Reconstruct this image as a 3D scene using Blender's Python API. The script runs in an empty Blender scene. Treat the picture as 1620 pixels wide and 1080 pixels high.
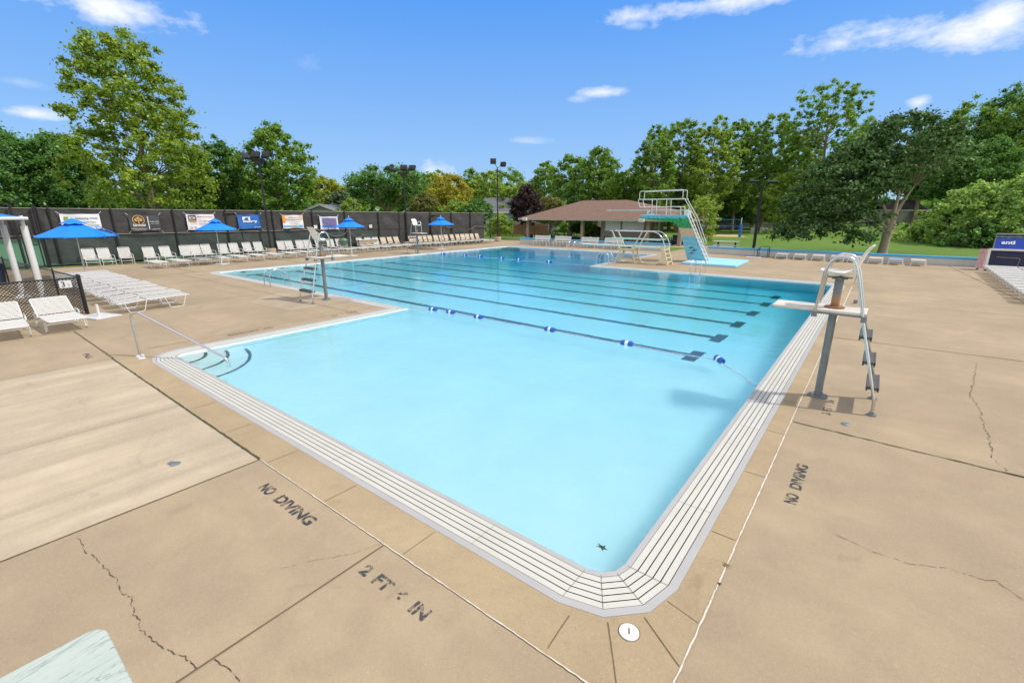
import bpy, math, random
import numpy as np
from mathutils import Vector, Matrix
from mathutils.geometry import tessellate_polygon
R = math.radians
sc = bpy.context.scene
COL = sc.collection

# ------------------------------------------------------------------ camera
CAM_H = 3.05
PITCH, YAW = 15.613, 37.99
F_PX, CX, CY = 730.0, 810.0, 540.0
cam = bpy.data.cameras.new('camera'); cam_o = bpy.data.objects.new('camera', cam); COL.objects.link(cam_o)
cam.sensor_width = 36; cam.lens = F_PX / 1620 * 36; cam.clip_start = .05; cam.clip_end = 3000
cam_o.location = (0, 0, CAM_H); cam_o.rotation_euler = (R(90 - PITCH), 0, R(YAW))
sc.camera = cam_o

# ------------------------------------------------------------------ sun, sky, exposure
SUN_AZ, SUN_EL = 60.0, 51.0            # azimuth clockwise from +Y
sun = bpy.data.lights.new('sun', 'SUN'); sun_o = bpy.data.objects.new('sun', sun); COL.objects.link(sun_o)
sun.energy = 3.1; sun.angle = R(1.8); sun.color = (1, .94, .85)
sd = Vector((math.sin(R(SUN_AZ)) * math.cos(R(SUN_EL)), math.cos(R(SUN_AZ)) * math.cos(R(SUN_EL)), math.sin(R(SUN_EL))))
sun_o.rotation_euler = (-sd).to_track_quat('-Z', 'Y').to_euler()
w = bpy.data.worlds.new('World'); sc.world = w; w.use_nodes = True
sc.view_settings.view_transform = 'Standard'; sc.view_settings.look = 'None'
sc.view_settings.gamma = 1; sc.view_settings.use_curve_mapping = False
sc.view_settings.exposure = 0.27
sc.cycles.max_bounces = 10; sc.cycles.transparent_max_bounces = 12
sc.cycles.sample_clamp_indirect = 8

def ray(x, y):
    d = ((x - CX) / F_PX, 1.0, -(y - CY) / F_PX)
    c, s = math.cos(R(-PITCH)), math.sin(R(-PITCH))
    a, b, e = d[0], d[1] * c - d[2] * s, d[1] * s + d[2] * c
    yw = R(YAW); c, s = math.cos(yw), math.sin(yw)
    return Vector((a * c - b * s, a * s + b * c, e))
def W(x, y, z=0.0):                     # a point of the photo standing at height z
    r = ray(x, y); t = (z - CAM_H) / r.z
    return r.x * t, r.y * t
def proj(X, Y, Z):
    yw = R(YAW); c, s = math.cos(yw), math.sin(yw)
    rx = X * c + Y * s; ry = -X * s + Y * c; rz = Z - CAM_H
    c, s = math.cos(R(PITCH)), math.sin(R(PITCH))
    dy = ry * c - rz * s; dz = ry * s + rz * c
    return CX + F_PX * rx / dy, CY - F_PX * dz / dy
def Zat(X, Y, yp):                      # the height that reaches photo row yp above a ground point
    lo, hi = -5.0, 60.0
    for _ in range(50):
        m = (lo + hi) / 2
        if proj(X, Y, m)[1] > yp: lo = m
        else: hi = m
    return m
def far(px, d):                         # ground point in photo column px (at the horizon), d metres ahead
    r = ray(px, 336.0); f = -r.x * math.sin(R(YAW)) + r.y * math.cos(R(YAW))
    return r.x * d / f, r.y * d / f

nt = w.node_tree; N = nt.nodes; L = nt.links
bg = N['Background']
sky = N.new('ShaderNodeTexSky'); sky.sky_type = 'NISHITA'; sky.sun_disc = False
sky.sun_elevation = R(SUN_EL); sky.sun_rotation = R(SUN_AZ); sky.altitude = 300; sky.air_density = 1.0; sky.dust_density = .25; sky.ozone_density = 3.0
hsv = N.new('ShaderNodeHueSaturation'); hsv.inputs['Saturation'].default_value = 1.38; hsv.inputs['Value'].default_value = 1.35
hsv.inputs['Hue'].default_value = .502
L.new(sky.outputs[0], hsv.inputs['Color'])
tcw = N.new('ShaderNodeTexCoord'); sepw = N.new('ShaderNodeSeparateXYZ'); L.new(tcw.outputs['Generated'], sepw.inputs[0])
def wm(op, a, b=None, c=None):
    n = N.new('ShaderNodeMath'); n.operation = op
    for i, v in enumerate((a, b, c)):
        if v is None: continue
        if isinstance(v, (int, float)): n.inputs[i].default_value = v
        else: L.new(v, n.inputs[i])
    return n.outputs[0]
nzw = N.new('ShaderNodeTexNoise'); nzw.inputs['Scale'].default_value = 9; nzw.inputs['Detail'].default_value = 9; nzw.inputs['Roughness'].default_value = .62
mpw = N.new('ShaderNodeMapping'); mpw.inputs['Scale'].default_value = (1, 1, 2.0)
L.new(tcw.outputs['Generated'], mpw.inputs[0]); L.new(mpw.outputs[0], nzw.inputs['Vector'])
az = wm('ARCTAN2', sepw.outputs[0], sepw.outputs[1]); el = wm('ARCSINE', sepw.outputs[2])
noise_c = wm('SUBTRACT', nzw.outputs[0], .5)
total = None
for (px, py, wd, ht, amp, soft) in [(165, 8, 110, 28, 1.0, 1), (205, 18, 60, 22, .9, 1), (47, 179, 50, 11, .95, 1), (952, 147, 62, 9, .85, 1),
        (915, 156, 22, 8, .5, 1), (1400, 50, 150, 30, 1.0, 1), (1330, 68, 70, 20, .8, 1), (1570, 28, 120, 40, 1.0, 1), (1130, 6, 150, 18, .95, 1), (682, 268, 36, 15, .95, 1),
        (1456, 162, 22, 11, .8, 1), (306, 214, 22, 13, .55, 1), (490, 95, 26, 22, .22, 1), (162, 192, 26, 8, .6, 1), (827, 223, 30, 5, .3, 1), (1005, 40, 16, 6, .35, 1), (35, 131, 40, 7, .22, 1)]:
    d = ray(px, py).normalized(); a0 = math.atan2(d.x, d.y); e0 = math.asin(d.z)
    dx = ray(px + wd, py).normalized(); dy = ray(px, py - ht).normalized()
    wa = max(.01, abs(math.atan2(dx.x, dx.y) - a0)); we = max(.006, abs(math.asin(dy.z) - e0))
    u = wm('MULTIPLY', wm('SUBTRACT', az, a0), 1 / wa); v = wm('MULTIPLY', wm('SUBTRACT', el, e0), 1 / we)
    r2 = wm('SQRT', wm('ADD', wm('MULTIPLY', u, u), wm('MULTIPLY', v, v)))
    m = wm('MULTIPLY', wm('ADD', wm('SUBTRACT', 1.05, r2), wm('MULTIPLY', noise_c, 4.6)), .8)
    m = wm('MULTIPLY', wm('SMOOTH_MIN', wm('MAXIMUM', m, 0.0), 1.0, .3), amp)
    total = m if total is None else wm('MAXIMUM', total, m)
mixw = N.new('ShaderNodeMixRGB'); L.new(wm('MINIMUM', wm('MAXIMUM', total, 0.0), 1.0), mixw.inputs[0])
rampw = N.new('ShaderNodeValToRGB'); L.new(wm('MULTIPLY', el, 1 / 1.2), rampw.inputs[0]); ee = rampw.color_ramp.elements
while len(ee) < 5: ee.new(.5)
for q_, (p_, c_) in zip(ee, [(0, (.42, .66, 1.0)), (.13, (.29, .55, 1.0)), (.28, (.145, .41, 1.0)), (.46, (.04, .26, .96)), (1, (.04, .2, .7))]): q_.position = p_; q_.color = (*c_, 1)
scw = N.new('ShaderNodeMixRGB'); scw.blend_type = 'MULTIPLY'; scw.inputs[0].default_value = 1; L.new(rampw.outputs[0], scw.inputs[1]); scw.inputs[2].default_value = (5.1, 5.1, 5.1, 1)
blw = N.new('ShaderNodeMixRGB'); blw.inputs[0].default_value = .93; L.new(hsv.outputs[0], blw.inputs[1]); L.new(scw.outputs[0], blw.inputs[2])
# bright clouds added out of view (overhead and behind) as neutral fill light
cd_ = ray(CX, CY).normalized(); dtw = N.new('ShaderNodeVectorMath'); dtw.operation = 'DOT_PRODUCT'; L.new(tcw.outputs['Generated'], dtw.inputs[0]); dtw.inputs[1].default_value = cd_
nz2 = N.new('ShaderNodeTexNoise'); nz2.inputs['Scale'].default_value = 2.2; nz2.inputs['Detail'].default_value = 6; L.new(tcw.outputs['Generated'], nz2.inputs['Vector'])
fill_cov = wm('MULTIPLY', wm('MINIMUM', wm('MAXIMUM', wm('MULTIPLY', wm('SUBTRACT', .56, dtw.outputs['Value']), 5.0), 0.0), 1.0), wm('MINIMUM', wm('MAXIMUM', wm('MULTIPLY', wm('SUBTRACT', nz2.outputs[0], .40), 7.0), 0.0), 1.0))
c2w = N.new('ShaderNodeMixRGB'); L.new(wm('MULTIPLY', fill_cov, wm('GREATER_THAN', el, 0.0)), c2w.inputs[0]); L.new(blw.outputs[0], c2w.inputs[1]); c2w.inputs[2].default_value = (7.6, 7.2, 6.6, 1)
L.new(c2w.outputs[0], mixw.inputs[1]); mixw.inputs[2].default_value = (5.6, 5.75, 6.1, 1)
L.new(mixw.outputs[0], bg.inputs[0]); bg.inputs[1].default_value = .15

# ------------------------------------------------------------------ mesh helpers
class MB:
    def __init__(s): s.v = []; s.f = []; s.m = []
    def add(s, vs, fs, mi=0):
        b = len(s.v); s.v += [tuple(p) for p in vs]; s.f += [tuple(b + i for i in f) for f in fs]; s.m += [mi] * len(fs); return s
    def box(s, x0, x1, y0, y1, z0, z1, mi=0):
        return s.add([(x0, y0, z0), (x1, y0, z0), (x1, y1, z0), (x0, y1, z0), (x0, y0, z1), (x1, y0, z1), (x1, y1, z1), (x0, y1, z1)],
                     [(0, 3, 2, 1), (4, 5, 6, 7), (0, 1, 5, 4), (1, 2, 6, 5), (2, 3, 7, 6), (3, 0, 4, 7)], mi)
    def cbox(s, c, sz, rz=0, mi=0, rx=0, ry=0):
        m = Matrix.Translation(c) @ Matrix.Rotation(rz, 4, 'Z') @ Matrix.Rotation(ry, 4, 'Y') @ Matrix.Rotation(rx, 4, 'X'); h = [q / 2 for q in sz]
        vs = [m @ Vector((a * h[0], b * h[1], e * h[2])) for e in (-1, 1) for a, b in ((-1, -1), (1, -1), (1, 1), (-1, 1))]
        return s.add(vs, [(0, 3, 2, 1), (4, 5, 6, 7), (0, 1, 5, 4), (1, 2, 6, 5), (2, 3, 7, 6), (3, 0, 4, 7)], mi)
    def beam(s, p, q, wd, th, mi=0, up=(0, 0, 1)):
        p = Vector(p); q = Vector(q); d = (q - p).normalized(); u = Vector(up)
        a = d.cross(u)
        if a.length < 1e-3: a = d.cross(Vector((1, 0, 0)))
        a.normalize(); b = a.cross(d).normalized(); a *= wd / 2; b *= th / 2
        vs = [p - a - b, p + a - b, p + a + b, p - a + b, q - a - b, q + a - b, q + a + b, q - a + b]
        return s.add(vs, [(0, 1, 2, 3), (7, 6, 5, 4), (4, 5, 1, 0), (5, 6, 2, 1), (6, 7, 3, 2), (7, 4, 0, 3)], mi)
    def tube(s, path, r, seg=8, mi=0, closed=False, rs=None):
        P = [Vector(p) for p in path]; n = len(P); b = len(s.v); prev = None
        for i in range(n):
            if closed: t = P[(i + 1) % n] - P[i - 1]
            else: t = P[min(i + 1, n - 1)] - P[max(i - 1, 0)]
            t.normalize()
            if prev is None:
                a = t.cross(Vector((0, 0, 1)))
                if a.length < .05: a = t.cross(Vector((1, 0, 0)))
            else: a = prev - t * prev.dot(t)
            a.normalize(); prev = a; c = t.cross(a); rr = rs[i] if rs else r
            for k in range(seg):
                an = 2 * math.pi * k / seg; s.v.append(tuple(P[i] + a * math.cos(an) * rr + c * math.sin(an) * rr))
        for i in range(n if closed else n - 1):
            for k in range(seg):
                j = (i + 1) % n; k2 = (k + 1) % seg
                s.f.append((b + i * seg + k, b + j * seg + k, b + j * seg + k2, b + i * seg + k2)); s.m.append(mi)
        if not closed:
            s.f.append(tuple(b + k for k in range(seg))); s.m.append(mi)
            s.f.append(tuple(b + (n - 1) * seg + k for k in reversed(range(seg)))); s.m.append(mi)
        return s
    def cyl(s, p, q, r0, r1=None, seg=12, mi=0): return s.tube([p, q], r0, seg, mi, rs=[r0, r0 if r1 is None else r1])
    def prism(s, pts, z0, z1, mi=0):
        n = len(pts); vs = [(x, y, z0) for x, y in pts] + [(x, y, z1) for x, y in pts]
        fs = [tuple(reversed(range(n))), tuple(range(n, 2 * n))] + [(i, (i + 1) % n, n + (i + 1) % n, n + i) for i in range(n)]
        return s.add(vs, fs, mi)
    def lathe(s, prof, c=(0, 0, 0), seg=16, mi=0):
        b = len(s.v)
        for r, z in prof:
            for k in range(seg):
                a = 2 * math.pi * k / seg; s.v.append((c[0] + r * math.cos(a), c[1] + r * math.sin(a), c[2] + z))
        for i in range(len(prof) - 1):
            for k in range(seg):
                k2 = (k + 1) % seg; s.f.append((b + i * seg + k, b + i * seg + k2, b + (i + 1) * seg + k2, b + (i + 1) * seg + k)); s.m.append(mi)
        return s
    def xf(s, m):
        s.v = [tuple(m @ Vector(p)) for p in s.v]; return s

def bend(path, r=.06, n=4, closed=False):   # round the corners of a path
    P = [Vector(p) for p in path]; out = []
    m = len(P)
    for i in range(m):
        if not closed and i in (0, m - 1): out.append(P[i]); continue
        a = P[i - 1] - P[i]; b = P[(i + 1) % m] - P[i]; rr = min(r, a.length * .48, b.length * .48)
        p0 = P[i] + a.normalized() * rr; p1 = P[i] + b.normalized() * rr
        for k in range(n + 1):
            t = k / n; out.append(p0 * (1 - t) ** 2 + P[i] * 2 * t * (1 - t) + p1 * t * t)
    return out

def obj(name, mb, mats, parent=None, smooth=False, bevel=0):
    me = bpy.data.meshes.new(name); me.from_pydata(mb.v, [], mb.f)
    if not isinstance(mats, (list, tuple)): mats = [mats]
    for m in mats: me.materials.append(m)
    if len(mats) > 1: me.polygons.foreach_set('material_index', mb.m)
    me.update()
    if smooth:
        me.polygons.foreach_set('use_smooth', [True] * len(me.polygons))
        try: me.set_sharp_from_angle(angle=R(smooth if smooth > 1 else 40))
        except Exception: pass
    o = bpy.data.objects.new(name, me); COL.objects.link(o)
    if parent: o.parent = parent
    if bevel:
        md = o.modifiers.new('bevel', 'BEVEL'); md.width = bevel; md.segments = 2; md.limit_method = 'ANGLE'
    return o
def tag(o, label, cat, group=None, kind=None):
    if label: o['label'] = label
    if cat: o['category'] = cat
    if group: o['group'] = group
    if kind: o['kind'] = kind
    return o
def thing(name, label, cat, loc=(0, 0, 0), rz=0, group=None):
    o = bpy.data.objects.new(name, None); COL.objects.link(o); o.empty_display_size = .2
    o.location = loc if len(loc) == 3 else (*loc, 0); o.rotation_euler = (0, 0, rz); return tag(o, label, cat, group)
def struct(name, mb, mats, parent=None, **k):
    o = obj(name, mb, mats, parent, **k)
    if not parent: o['kind'] = 'structure'
    return o
def dup(o, loc=None, rz=None, label=None, parent=None):

    c = o.copy(); COL.objects.link(c)
    if parent: c.parent = parent
    if loc is not None: c.location = loc if len(loc) == 3 else (*loc, 0)
    if rz is not None: c.rotation_euler = (0, 0, rz)
    if label: c['label'] = label
    for k in KIDS(o): dup(k, parent=c)
    return c
def KIDS(o): return list(o.children)

# ------------------------------------------------------------------ materials
def mat(name, col, rough=.6, metal=0., var=.12, scale=6., bump=0., bscale=None, spec=.5, col2=None, coat=0., detail=5):
    m = bpy.data.materials.new(name); m.use_nodes = True; n = m.node_tree; b = n.nodes['Principled BSDF']
    b.inputs['Roughness'].default_value = rough; b.inputs['Metallic'].default_value = metal; b.inputs['Specular IOR Level'].default_value = spec
    b.inputs['Coat Weight'].default_value = coat
    tc = n.nodes.new('ShaderNodeTexCoord'); nz = n.nodes.new('ShaderNodeTexNoise'); nz.inputs['Scale'].default_value = scale; nz.inputs['Detail'].default_value = detail
    n.links.new(tc.outputs['Object'], nz.inputs['Vector'])
    mx = n.nodes.new('ShaderNodeMixRGB'); n.links.new(nz.outputs[0], mx.inputs[0])
    c2 = col2 or tuple(min(1, c * (1 + var)) for c in col); c1 = col if col2 else tuple(c * (1 - var) for c in col)
    mx.inputs[1].default_value = (*c1, 1); mx.inputs[2].default_value = (*c2, 1)
    n.links.new(mx.outputs[0], b.inputs['Base Color'])
    if bump:
        bp = n.nodes.new('ShaderNodeBump'); bp.inputs['Strength'].default_value = bump; bp.inputs['Distance'].default_value = .02
        if bscale:
            nz = n.nodes.new('ShaderNodeTexNoise'); nz.inputs['Scale'].default_value = bscale; n.links.new(tc.outputs['Object'], nz.inputs['Vector'])
        n.links.new(nz.outputs[0], bp.inputs['Height']); n.links.new(bp.outputs[0], b.inputs['Normal'])
    return m
class NT:                                # small shader-graph helper
    def __init__(s, name):
        s.m = bpy.data.materials.new(name); s.m.use_nodes = True; s.n = s.m.node_tree.nodes; s.l = s.m.node_tree.links
        s.b = s.n['Principled BSDF']; s.tc = s.n.new('ShaderNodeTexCoord')
    def node(s, t, ins=None, **kw):
        n = s.n.new(t)
        for k, v in kw.items(): setattr(n, k, v)
        for k, v in (ins or {}).items():
            if hasattr(v, 'is_output'): s.l.new(v, n.inputs[k])
            else: n.inputs[k].default_value = v
        return n
    def noise(s, scale, detail=5, rough=.55, vec=None, sc3=None, dist=0):
        v = vec or s.tc.outputs['Object']
        if sc3: v = s.node('ShaderNodeMapping', {'Vector': v, 'Scale': sc3}).outputs[0]
        return s.node('ShaderNodeTexNoise', {'Vector': v, 'Scale': scale, 'Detail': detail, 'Roughness': rough, 'Distortion': dist}).outputs[0]
    def ramp(s, fac, stops):
        n = s.node('ShaderNodeValToRGB', {'Fac': fac}); e = n.color_ramp.elements
        while len(e) < len(stops): e.new(.5)
        for q, (p, c) in zip(e, stops): q.position = p; q.color = (*c, 1) if len(c) == 3 else c
        return n.outputs[0]
    def mix(s, fac, a, b, mode='MIX'):
        return s.node('ShaderNodeMixRGB', {'Fac': fac, 'Color1': a, 'Color2': b}, blend_type=mode).outputs[0]
    def math(s, op, a, b=0., c=0.):
        return s.node('ShaderNodeMath', {0: a, 1: b, 2: c}, operation=op).outputs[0]
    def bump(s, h, st=.3, dist=.02): s.l.new(s.node('ShaderNodeBump', {'Height': h, 'Strength': st, 'Distance': dist}).outputs[0], s.b.inputs['Normal'])
    def set(s, **kw):
        for k, v in kw.items():
            k = k.replace('_', ' ')
            if hasattr(v, 'is_output'): s.l.new(v, s.b.inputs[k])
            else: s.b.inputs[k].default_value = v
        return s.m
    def alpha(s, fac):                   # worn away where fac is low
        o = s.n['Material Output']; tr = s.n.new('ShaderNodeBsdfTransparent')
        mx = s.node('ShaderNodeMixShader', {0: fac}); s.l.new(tr.outputs[0], mx.inputs[1]); s.l.new(s.b.outputs[0], mx.inputs[2]); s.l.new(mx.outputs[0], o.inputs['Surface'])

t_r = NT('rusty_steel'); sp_ = t_r.node('ShaderNodeSeparateXYZ', {0: t_r.tc.outputs['Object']}); zr_ = t_r.math('ADD', sp_.outputs[2], t_r.math('MULTIPLY', t_r.noise(9, 5, .7), .3))
M_rust = t_r.set(Base_Color=t_r.ramp(t_r.math('SUBTRACT', zr_, 1.2), [(.5, (.26, .12, .05)), (.62, (.40, .24, .12)), (.74, (.19, .21, .21))]), Roughness=.65, Metallic=.25)
def W3(v): return (*v, 1)
def concrete(name, base, streak=.5, speck=.5, dark=.75, sdir=(.14, 2.4, 1), sdk=.78):
    t = NT(name)
    n1 = t.noise(.35, 6, .6); n2 = t.noise(1.6, 7, .65, dist=.6); n3 = t.noise(1.0, 4, .55, sc3=sdir); n4 = t.noise(70, 3, .6); n5 = t.noise(120, 2, .6); n7 = t.noise(.9, 9, .75, dist=1.2); n6 = t.noise(28, 5, .7)
    c = t.mix(t.ramp(n1, [(.3, (0, 0, 0)), (.7, (1, 1, 1))]), W3([q * dark for q in base]), W3([min(1, q * 1.12) for q in base]))
    c = t.mix(t.math('MULTIPLY', t.ramp(n2, [(.42, (0, 0, 0)), (.7, (1, 1, 1))]), .5), c, W3((base[0] * .66, base[1] * .65, base[2] * .68)))
    c = t.mix(t.math('MULTIPLY', t.ramp(n3, [(.4, (0, 0, 0)), (.72, (1, 1, 1))]), streak), c, W3((base[0] * sdk, base[1] * (sdk - .01), base[2] * (sdk - .02))))
    c = t.mix(t.math('MULTIPLY', t.ramp(n6, [(.35, (0, 0, 0)), (.7, (1, 1, 1))]), .3), c, W3((base[0] * 1.2, base[1] * 1.18, base[2] * 1.15)))
    c = t.mix(t.math('MULTIPLY', t.ramp(n4, [(.62, (0, 0, 0)), (.72, (1, 1, 1))]), speck * .5), c, (.62, .52, .4, 1))
    c = t.mix(t.math('MULTIPLY', t.ramp(n5, [(.28, (1, 1, 1)), (.4, (0, 0, 0))]), speck * .7), c, (.12, .085, .055, 1))
    c = t.mix(t.math('MULTIPLY', t.ramp(n7, [(.60, (0, 0, 0)), (.70, (1, 1, 1))]), .45), c, W3((base[0] * .55, base[1] * .53, base[2] * .54)))
    c = t.mix(t.math('MULTIPLY', t.ramp(n7, [(.30, (1, 1, 1)), (.38, (0, 0, 0))]), .3), c, W3((base[0] * 1.3, base[1] * 1.3, base[2] * 1.32)))
    t.bump(t.math('ADD', t.noise(140, 4, .7), t.math('MULTIPLY', n3, .6)), .35, .006)
    return t.set(Base_Color=c, Roughness=.88, Specular_IOR_Level=.25)
M_deck = concrete('tan_concrete', (.365, .288, .188), .5, 1.0, .72)
M_border = concrete('ochre_concrete', (.375, .29, .175), .25, .9, .8)
M_light = concrete('pale_concrete', (.47, .39, .28), 1.0, .35, .80, (2.6, .13, 1), .68)
M_patch = concrete('patch_concrete', (.37, .30, .21), .3, .4, .88)
def black(name='dark_paint', c=(.03, .03, .035), r=.5): return mat(name, c, r, var=.2)
M_joint = mat('joint_dirt', (.09, .065, .04), .9, var=.4, scale=14, col2=(.16, .12, .07))
M_moss = mat('joint_moss', (.035, .03, .022), .95, scale=2, col2=(.07, .085, .03))
tt = NT('white_caulk'); f = tt.ramp(tt.noise(16, 6, .7), [(.3, (0, 0, 0)), (.42, (1, 1, 1))])
M_caulk = tt.set(Base_Color=tt.mix(f, (.22, .16, .1, 1), (.60, .55, .48, 1)), Roughness=.8)
tt = NT('worn_stencil_paint'); M_stencil = tt.set(Base_Color=(.035, .035, .04, 1), Roughness=.7)
tt.alpha(tt.ramp(tt.math('ADD', tt.math('MULTIPLY', tt.noise(60, 5, .8), .55), tt.math('MULTIPLY', tt.noise(9, 3), .5)), [(.44, (0, 0, 0)), (.56, (1, 1, 1))]))
tt = NT('faded_stencil_paint'); M_stencil2 = tt.set(Base_Color=(.05, .05, .055, 1), Roughness=.7)
tt.alpha(tt.ramp(tt.math('ADD', tt.math('MULTIPLY', tt.noise(45, 5, .8), .6), tt.math('MULTIPLY', tt.noise(11, 3), .5)), [(.47, (0, 0, 0)), (.60, (1, 1, 1))]))
M_white = mat('white_powder_coat', (.62, .62, .60), .35, var=.04)
M_strap = mat('white_vinyl_strap', (.60, .595, .56), .45, var=.06, scale=9)
M_strap_cream = mat('cream_vinyl_strap', (.56, .54, .48), .5, var=.08, scale=9)
M_beige = mat('beige_sling', (.50, .40, .31), .8, var=.1, scale=12)
M_greenf = mat('green_frame', (.10, .17, .11), .5, var=.2)
M_navy = mat('navy_frame', (.03, .05, .09), .5, var=.2)
M_steel = mat('stainless_steel', (.62, .62, .62), .22, 1., var=.08, scale=3)
M_galv = mat('galvanised_steel', (.20, .225, .235), .55, .45, var=.25, scale=7)
M_grate = mat('ivory_grating', (.56, .55, .51), .55, scale=2.6, col2=(.46, .45, .36), detail=9)
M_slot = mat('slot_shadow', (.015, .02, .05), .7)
M_trim = mat('grey_gutter_metal', (.37, .365, .35), .6, .0, var=.12, scale=2)
M_blue = mat('blue_canvas', (.0, .20, .74), .75, var=.1, scale=4, bump=.1)
M_cap = mat('sky_blue_paint', (.06, .38, .68), .6, var=.12, scale=3)
M_wallw = mat('white_block_paint', (.56, .56, .55), .75, scale=1.5, col2=(.46, .46, .44), detail=8)
M_blackm = mat('black_metal', (.02, .02, .022), .5, .2, var=.3)
M_bark = mat('bark', (.14, .10, .065), .95, scale=5, col2=(.24, .19, .13), bump=.6, detail=8)
M_cream = mat('cream_fibreglass', (.70, .62, .44), .55, scale=3, col2=(.58, .48, .3), detail=7)
M_aqua = mat('aqua_board', (.42, .66, .60), .6, var=.08, scale=5)
M_wood = mat('weathered_wood', (.45, .43, .38), .8, var=.2, scale=4)
M_rubber = mat('grey_tread', (.09, .09, .09), .9, var=.2)
M_brick = mat('wet_sand', (.5, .33, .17), .95, var=.15, scale=.5)
# ================================================================== SETTING: pool, deck, ground
POOL = [(-1.33, 3.1), (-1.33, 24.6), (-13.35, 24.6), (-13.35, 34.3), (-27.3, 34.3), (-27.3, 9.7), (-11.95, 9.7), (-11.95, 3.1)]
def ring(t, r=.25, seg=3):               # the pool outline moved t metres into the deck
    out = []; n = len(POOL)
    for i, v in enumerate(POOL):
        p = Vector(POOL[i - 1]); v = Vector(v); q = Vector(POOL[(i + 1) % n]); a = (v - p).normalized(); b = (q - v).normalized()
        na = Vector((a.y, -a.x)); nb = Vector((b.y, -b.x))
        if a.cross(b) > 0:
            c = v - (na + nb) * r; a0 = math.atan2(na.y, na.x)
            for k in range(seg + 1):
                an = a0 + math.pi / 2 * k / seg; out.append((c.x + math.cos(an) * (r + t), c.y + math.sin(an) * (r + t)))
        else: out += [tuple(v + (na + nb) * t)] * 1
    return out
def band(mb, t0, t1, z, mi=0, z1=None):
    A, B = ring(t0), ring(t1); n = len(A); b = len(mb.v); z1 = z if z1 is None else z1
    mb.v += [(x, y, z) for x, y in A] + [(x, y, z1) for x, y in B]
    for i in range(n): mb.f.append((b + i, b + n + i, b + n + (i + 1) % n, b + (i + 1) % n)); mb.m.append(mi)
def poly_hole(outer, holes, z, flip=False):
    loops = [[Vector((x, y, 0)) for x, y in outer]] + [[Vector((x, y, 0)) for x, y in h] for h in holes]
    tri = tessellate_polygon(loops); vs = [p for l in loops for p in l]; m = MB(); fs = []
    for t in tri:
        a, b, c = (vs[i] for i in t)
        fs.append(t if (b - a).cross(c - a).z > 0 else tuple(reversed(t)))
    return m.add([(p.x, p.y, z) for p in vs], fs)

# --- basin
def depth(y):
    K = [(3.1, .42), (9.7, .62), (14, 1.05), (20, 1.7), (23.5, 2.3), (27.5, 3.7), (34.3, 3.9)]
    for (a, da), (b, db) in zip(K, K[1:]):
        if y <= b: return -(da + (db - da) * max(0, (y - a)) / (b - a))
    return -3.8
tt = NT('pool_plaster')
cb = tt.mix(tt.ramp(tt.noise(.8, 6, .6), [(.35, (0, 0, 0)), (.7, (1, 1, 1))]), (.84, .90, .90, 1), (.92, .96, .95, 1))
cb = tt.mix(tt.math('MULTIPLY', tt.ramp(tt.noise(14, 5, .7), [(.6, (0, 0, 0)), (.75, (1, 1, 1))]), .25), cb, (.6, .68, .68, 1))
M_plaster = tt.set(Base_Color=cb, Roughness=.8)
m = MB()
for x0, x1, ys in [(-12.2, -1.05, [2.85, 5, 7.5, 9.7]), (-27.6, -1.05, [9.7, 12, 14, 16, 18, 20, 22, 23.5, 24.85]), (-27.6, -13.1, [24.85, 26, 27.5, 31, 34.6])]:
    for a, b in zip(ys, ys[1:]): m.add([(x0, a, depth(a)), (x1, a, depth(a)), (x1, b, depth(b)), (x0, b, depth(b))], [(0, 1, 2, 3)])
A = ring(0); n = len(A); b = len(m.v); m.v += [(x, y, -.004) for x, y in A] + [(x, y, -4.2) for x, y in A]
for i in range(n): m.f.append((b + i, b + (i + 1) % n, b + n + (i + 1) % n, b + n + i)); m.m.append(0)
basin = struct('pool_basin', m, M_plaster)
M_line = mat('pool_line_paint', (.10, .115, .12), .7, var=.3)
for k in range(6):
    y = 10.95 + 2.17 * k; m = MB(); yy = lambda q: depth(q) + .012
    m.add([(-25.6, y - .13, yy(y - .13)), (-3.2, y - .13, yy(y - .13)), (-3.2, y + .13, yy(y + .13)), (-25.6, y + .13, yy(y + .13))], [(0, 1, 2, 3)])
    for cx in (-3.05, -25.75): m.add([(cx - .15, y - .48, yy(y - .48)), (cx + .15, y - .48, yy(y - .48)), (cx + .15, y + .48, yy(y + .48)), (cx - .15, y + .48, yy(y + .48))], [(0, 1, 2, 3)])
    obj('lane_line', m, M_line, basin)
    m = MB(); m.box(-27.3, -27.285, y - .13, y + .13, -.9, -.12); m.box(-27.3, -27.283, y - .5, y + .5, -.42, -.16); obj('wall_target', m, M_line, basin)
# corner steps: three curved treads with dark nosings
for rx_, ry_, dz in ((.74, .6, -.12), (1.34, 1.0, -.22), (1.95, 1.4, -.33)):
    cx, cy = -11.95, 3.1; E_ = lambda a, o=0: (cx + math.cos(R(a)) * (rx_ - o), cy + math.sin(R(a)) * (ry_ - o))
    pts = [(cx, cy)] + [E_(a) for a in range(0, 91, 5)]
    m = MB(); m.prism(pts, dz - .3 if dz > -.5 else -.95, dz); st = obj('step', m, M_plaster, basin)
    m = MB()
    for a in range(0, 80, 5): m.add([(*E_(a, .07), dz + .006), (*E_(a), dz + .006), (*E_(a + 5), dz + .006), (*E_(a + 5, .07), dz + .006)], [(0, 1, 2, 3)])
    obj('nosing', m, M_line, st)
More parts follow.
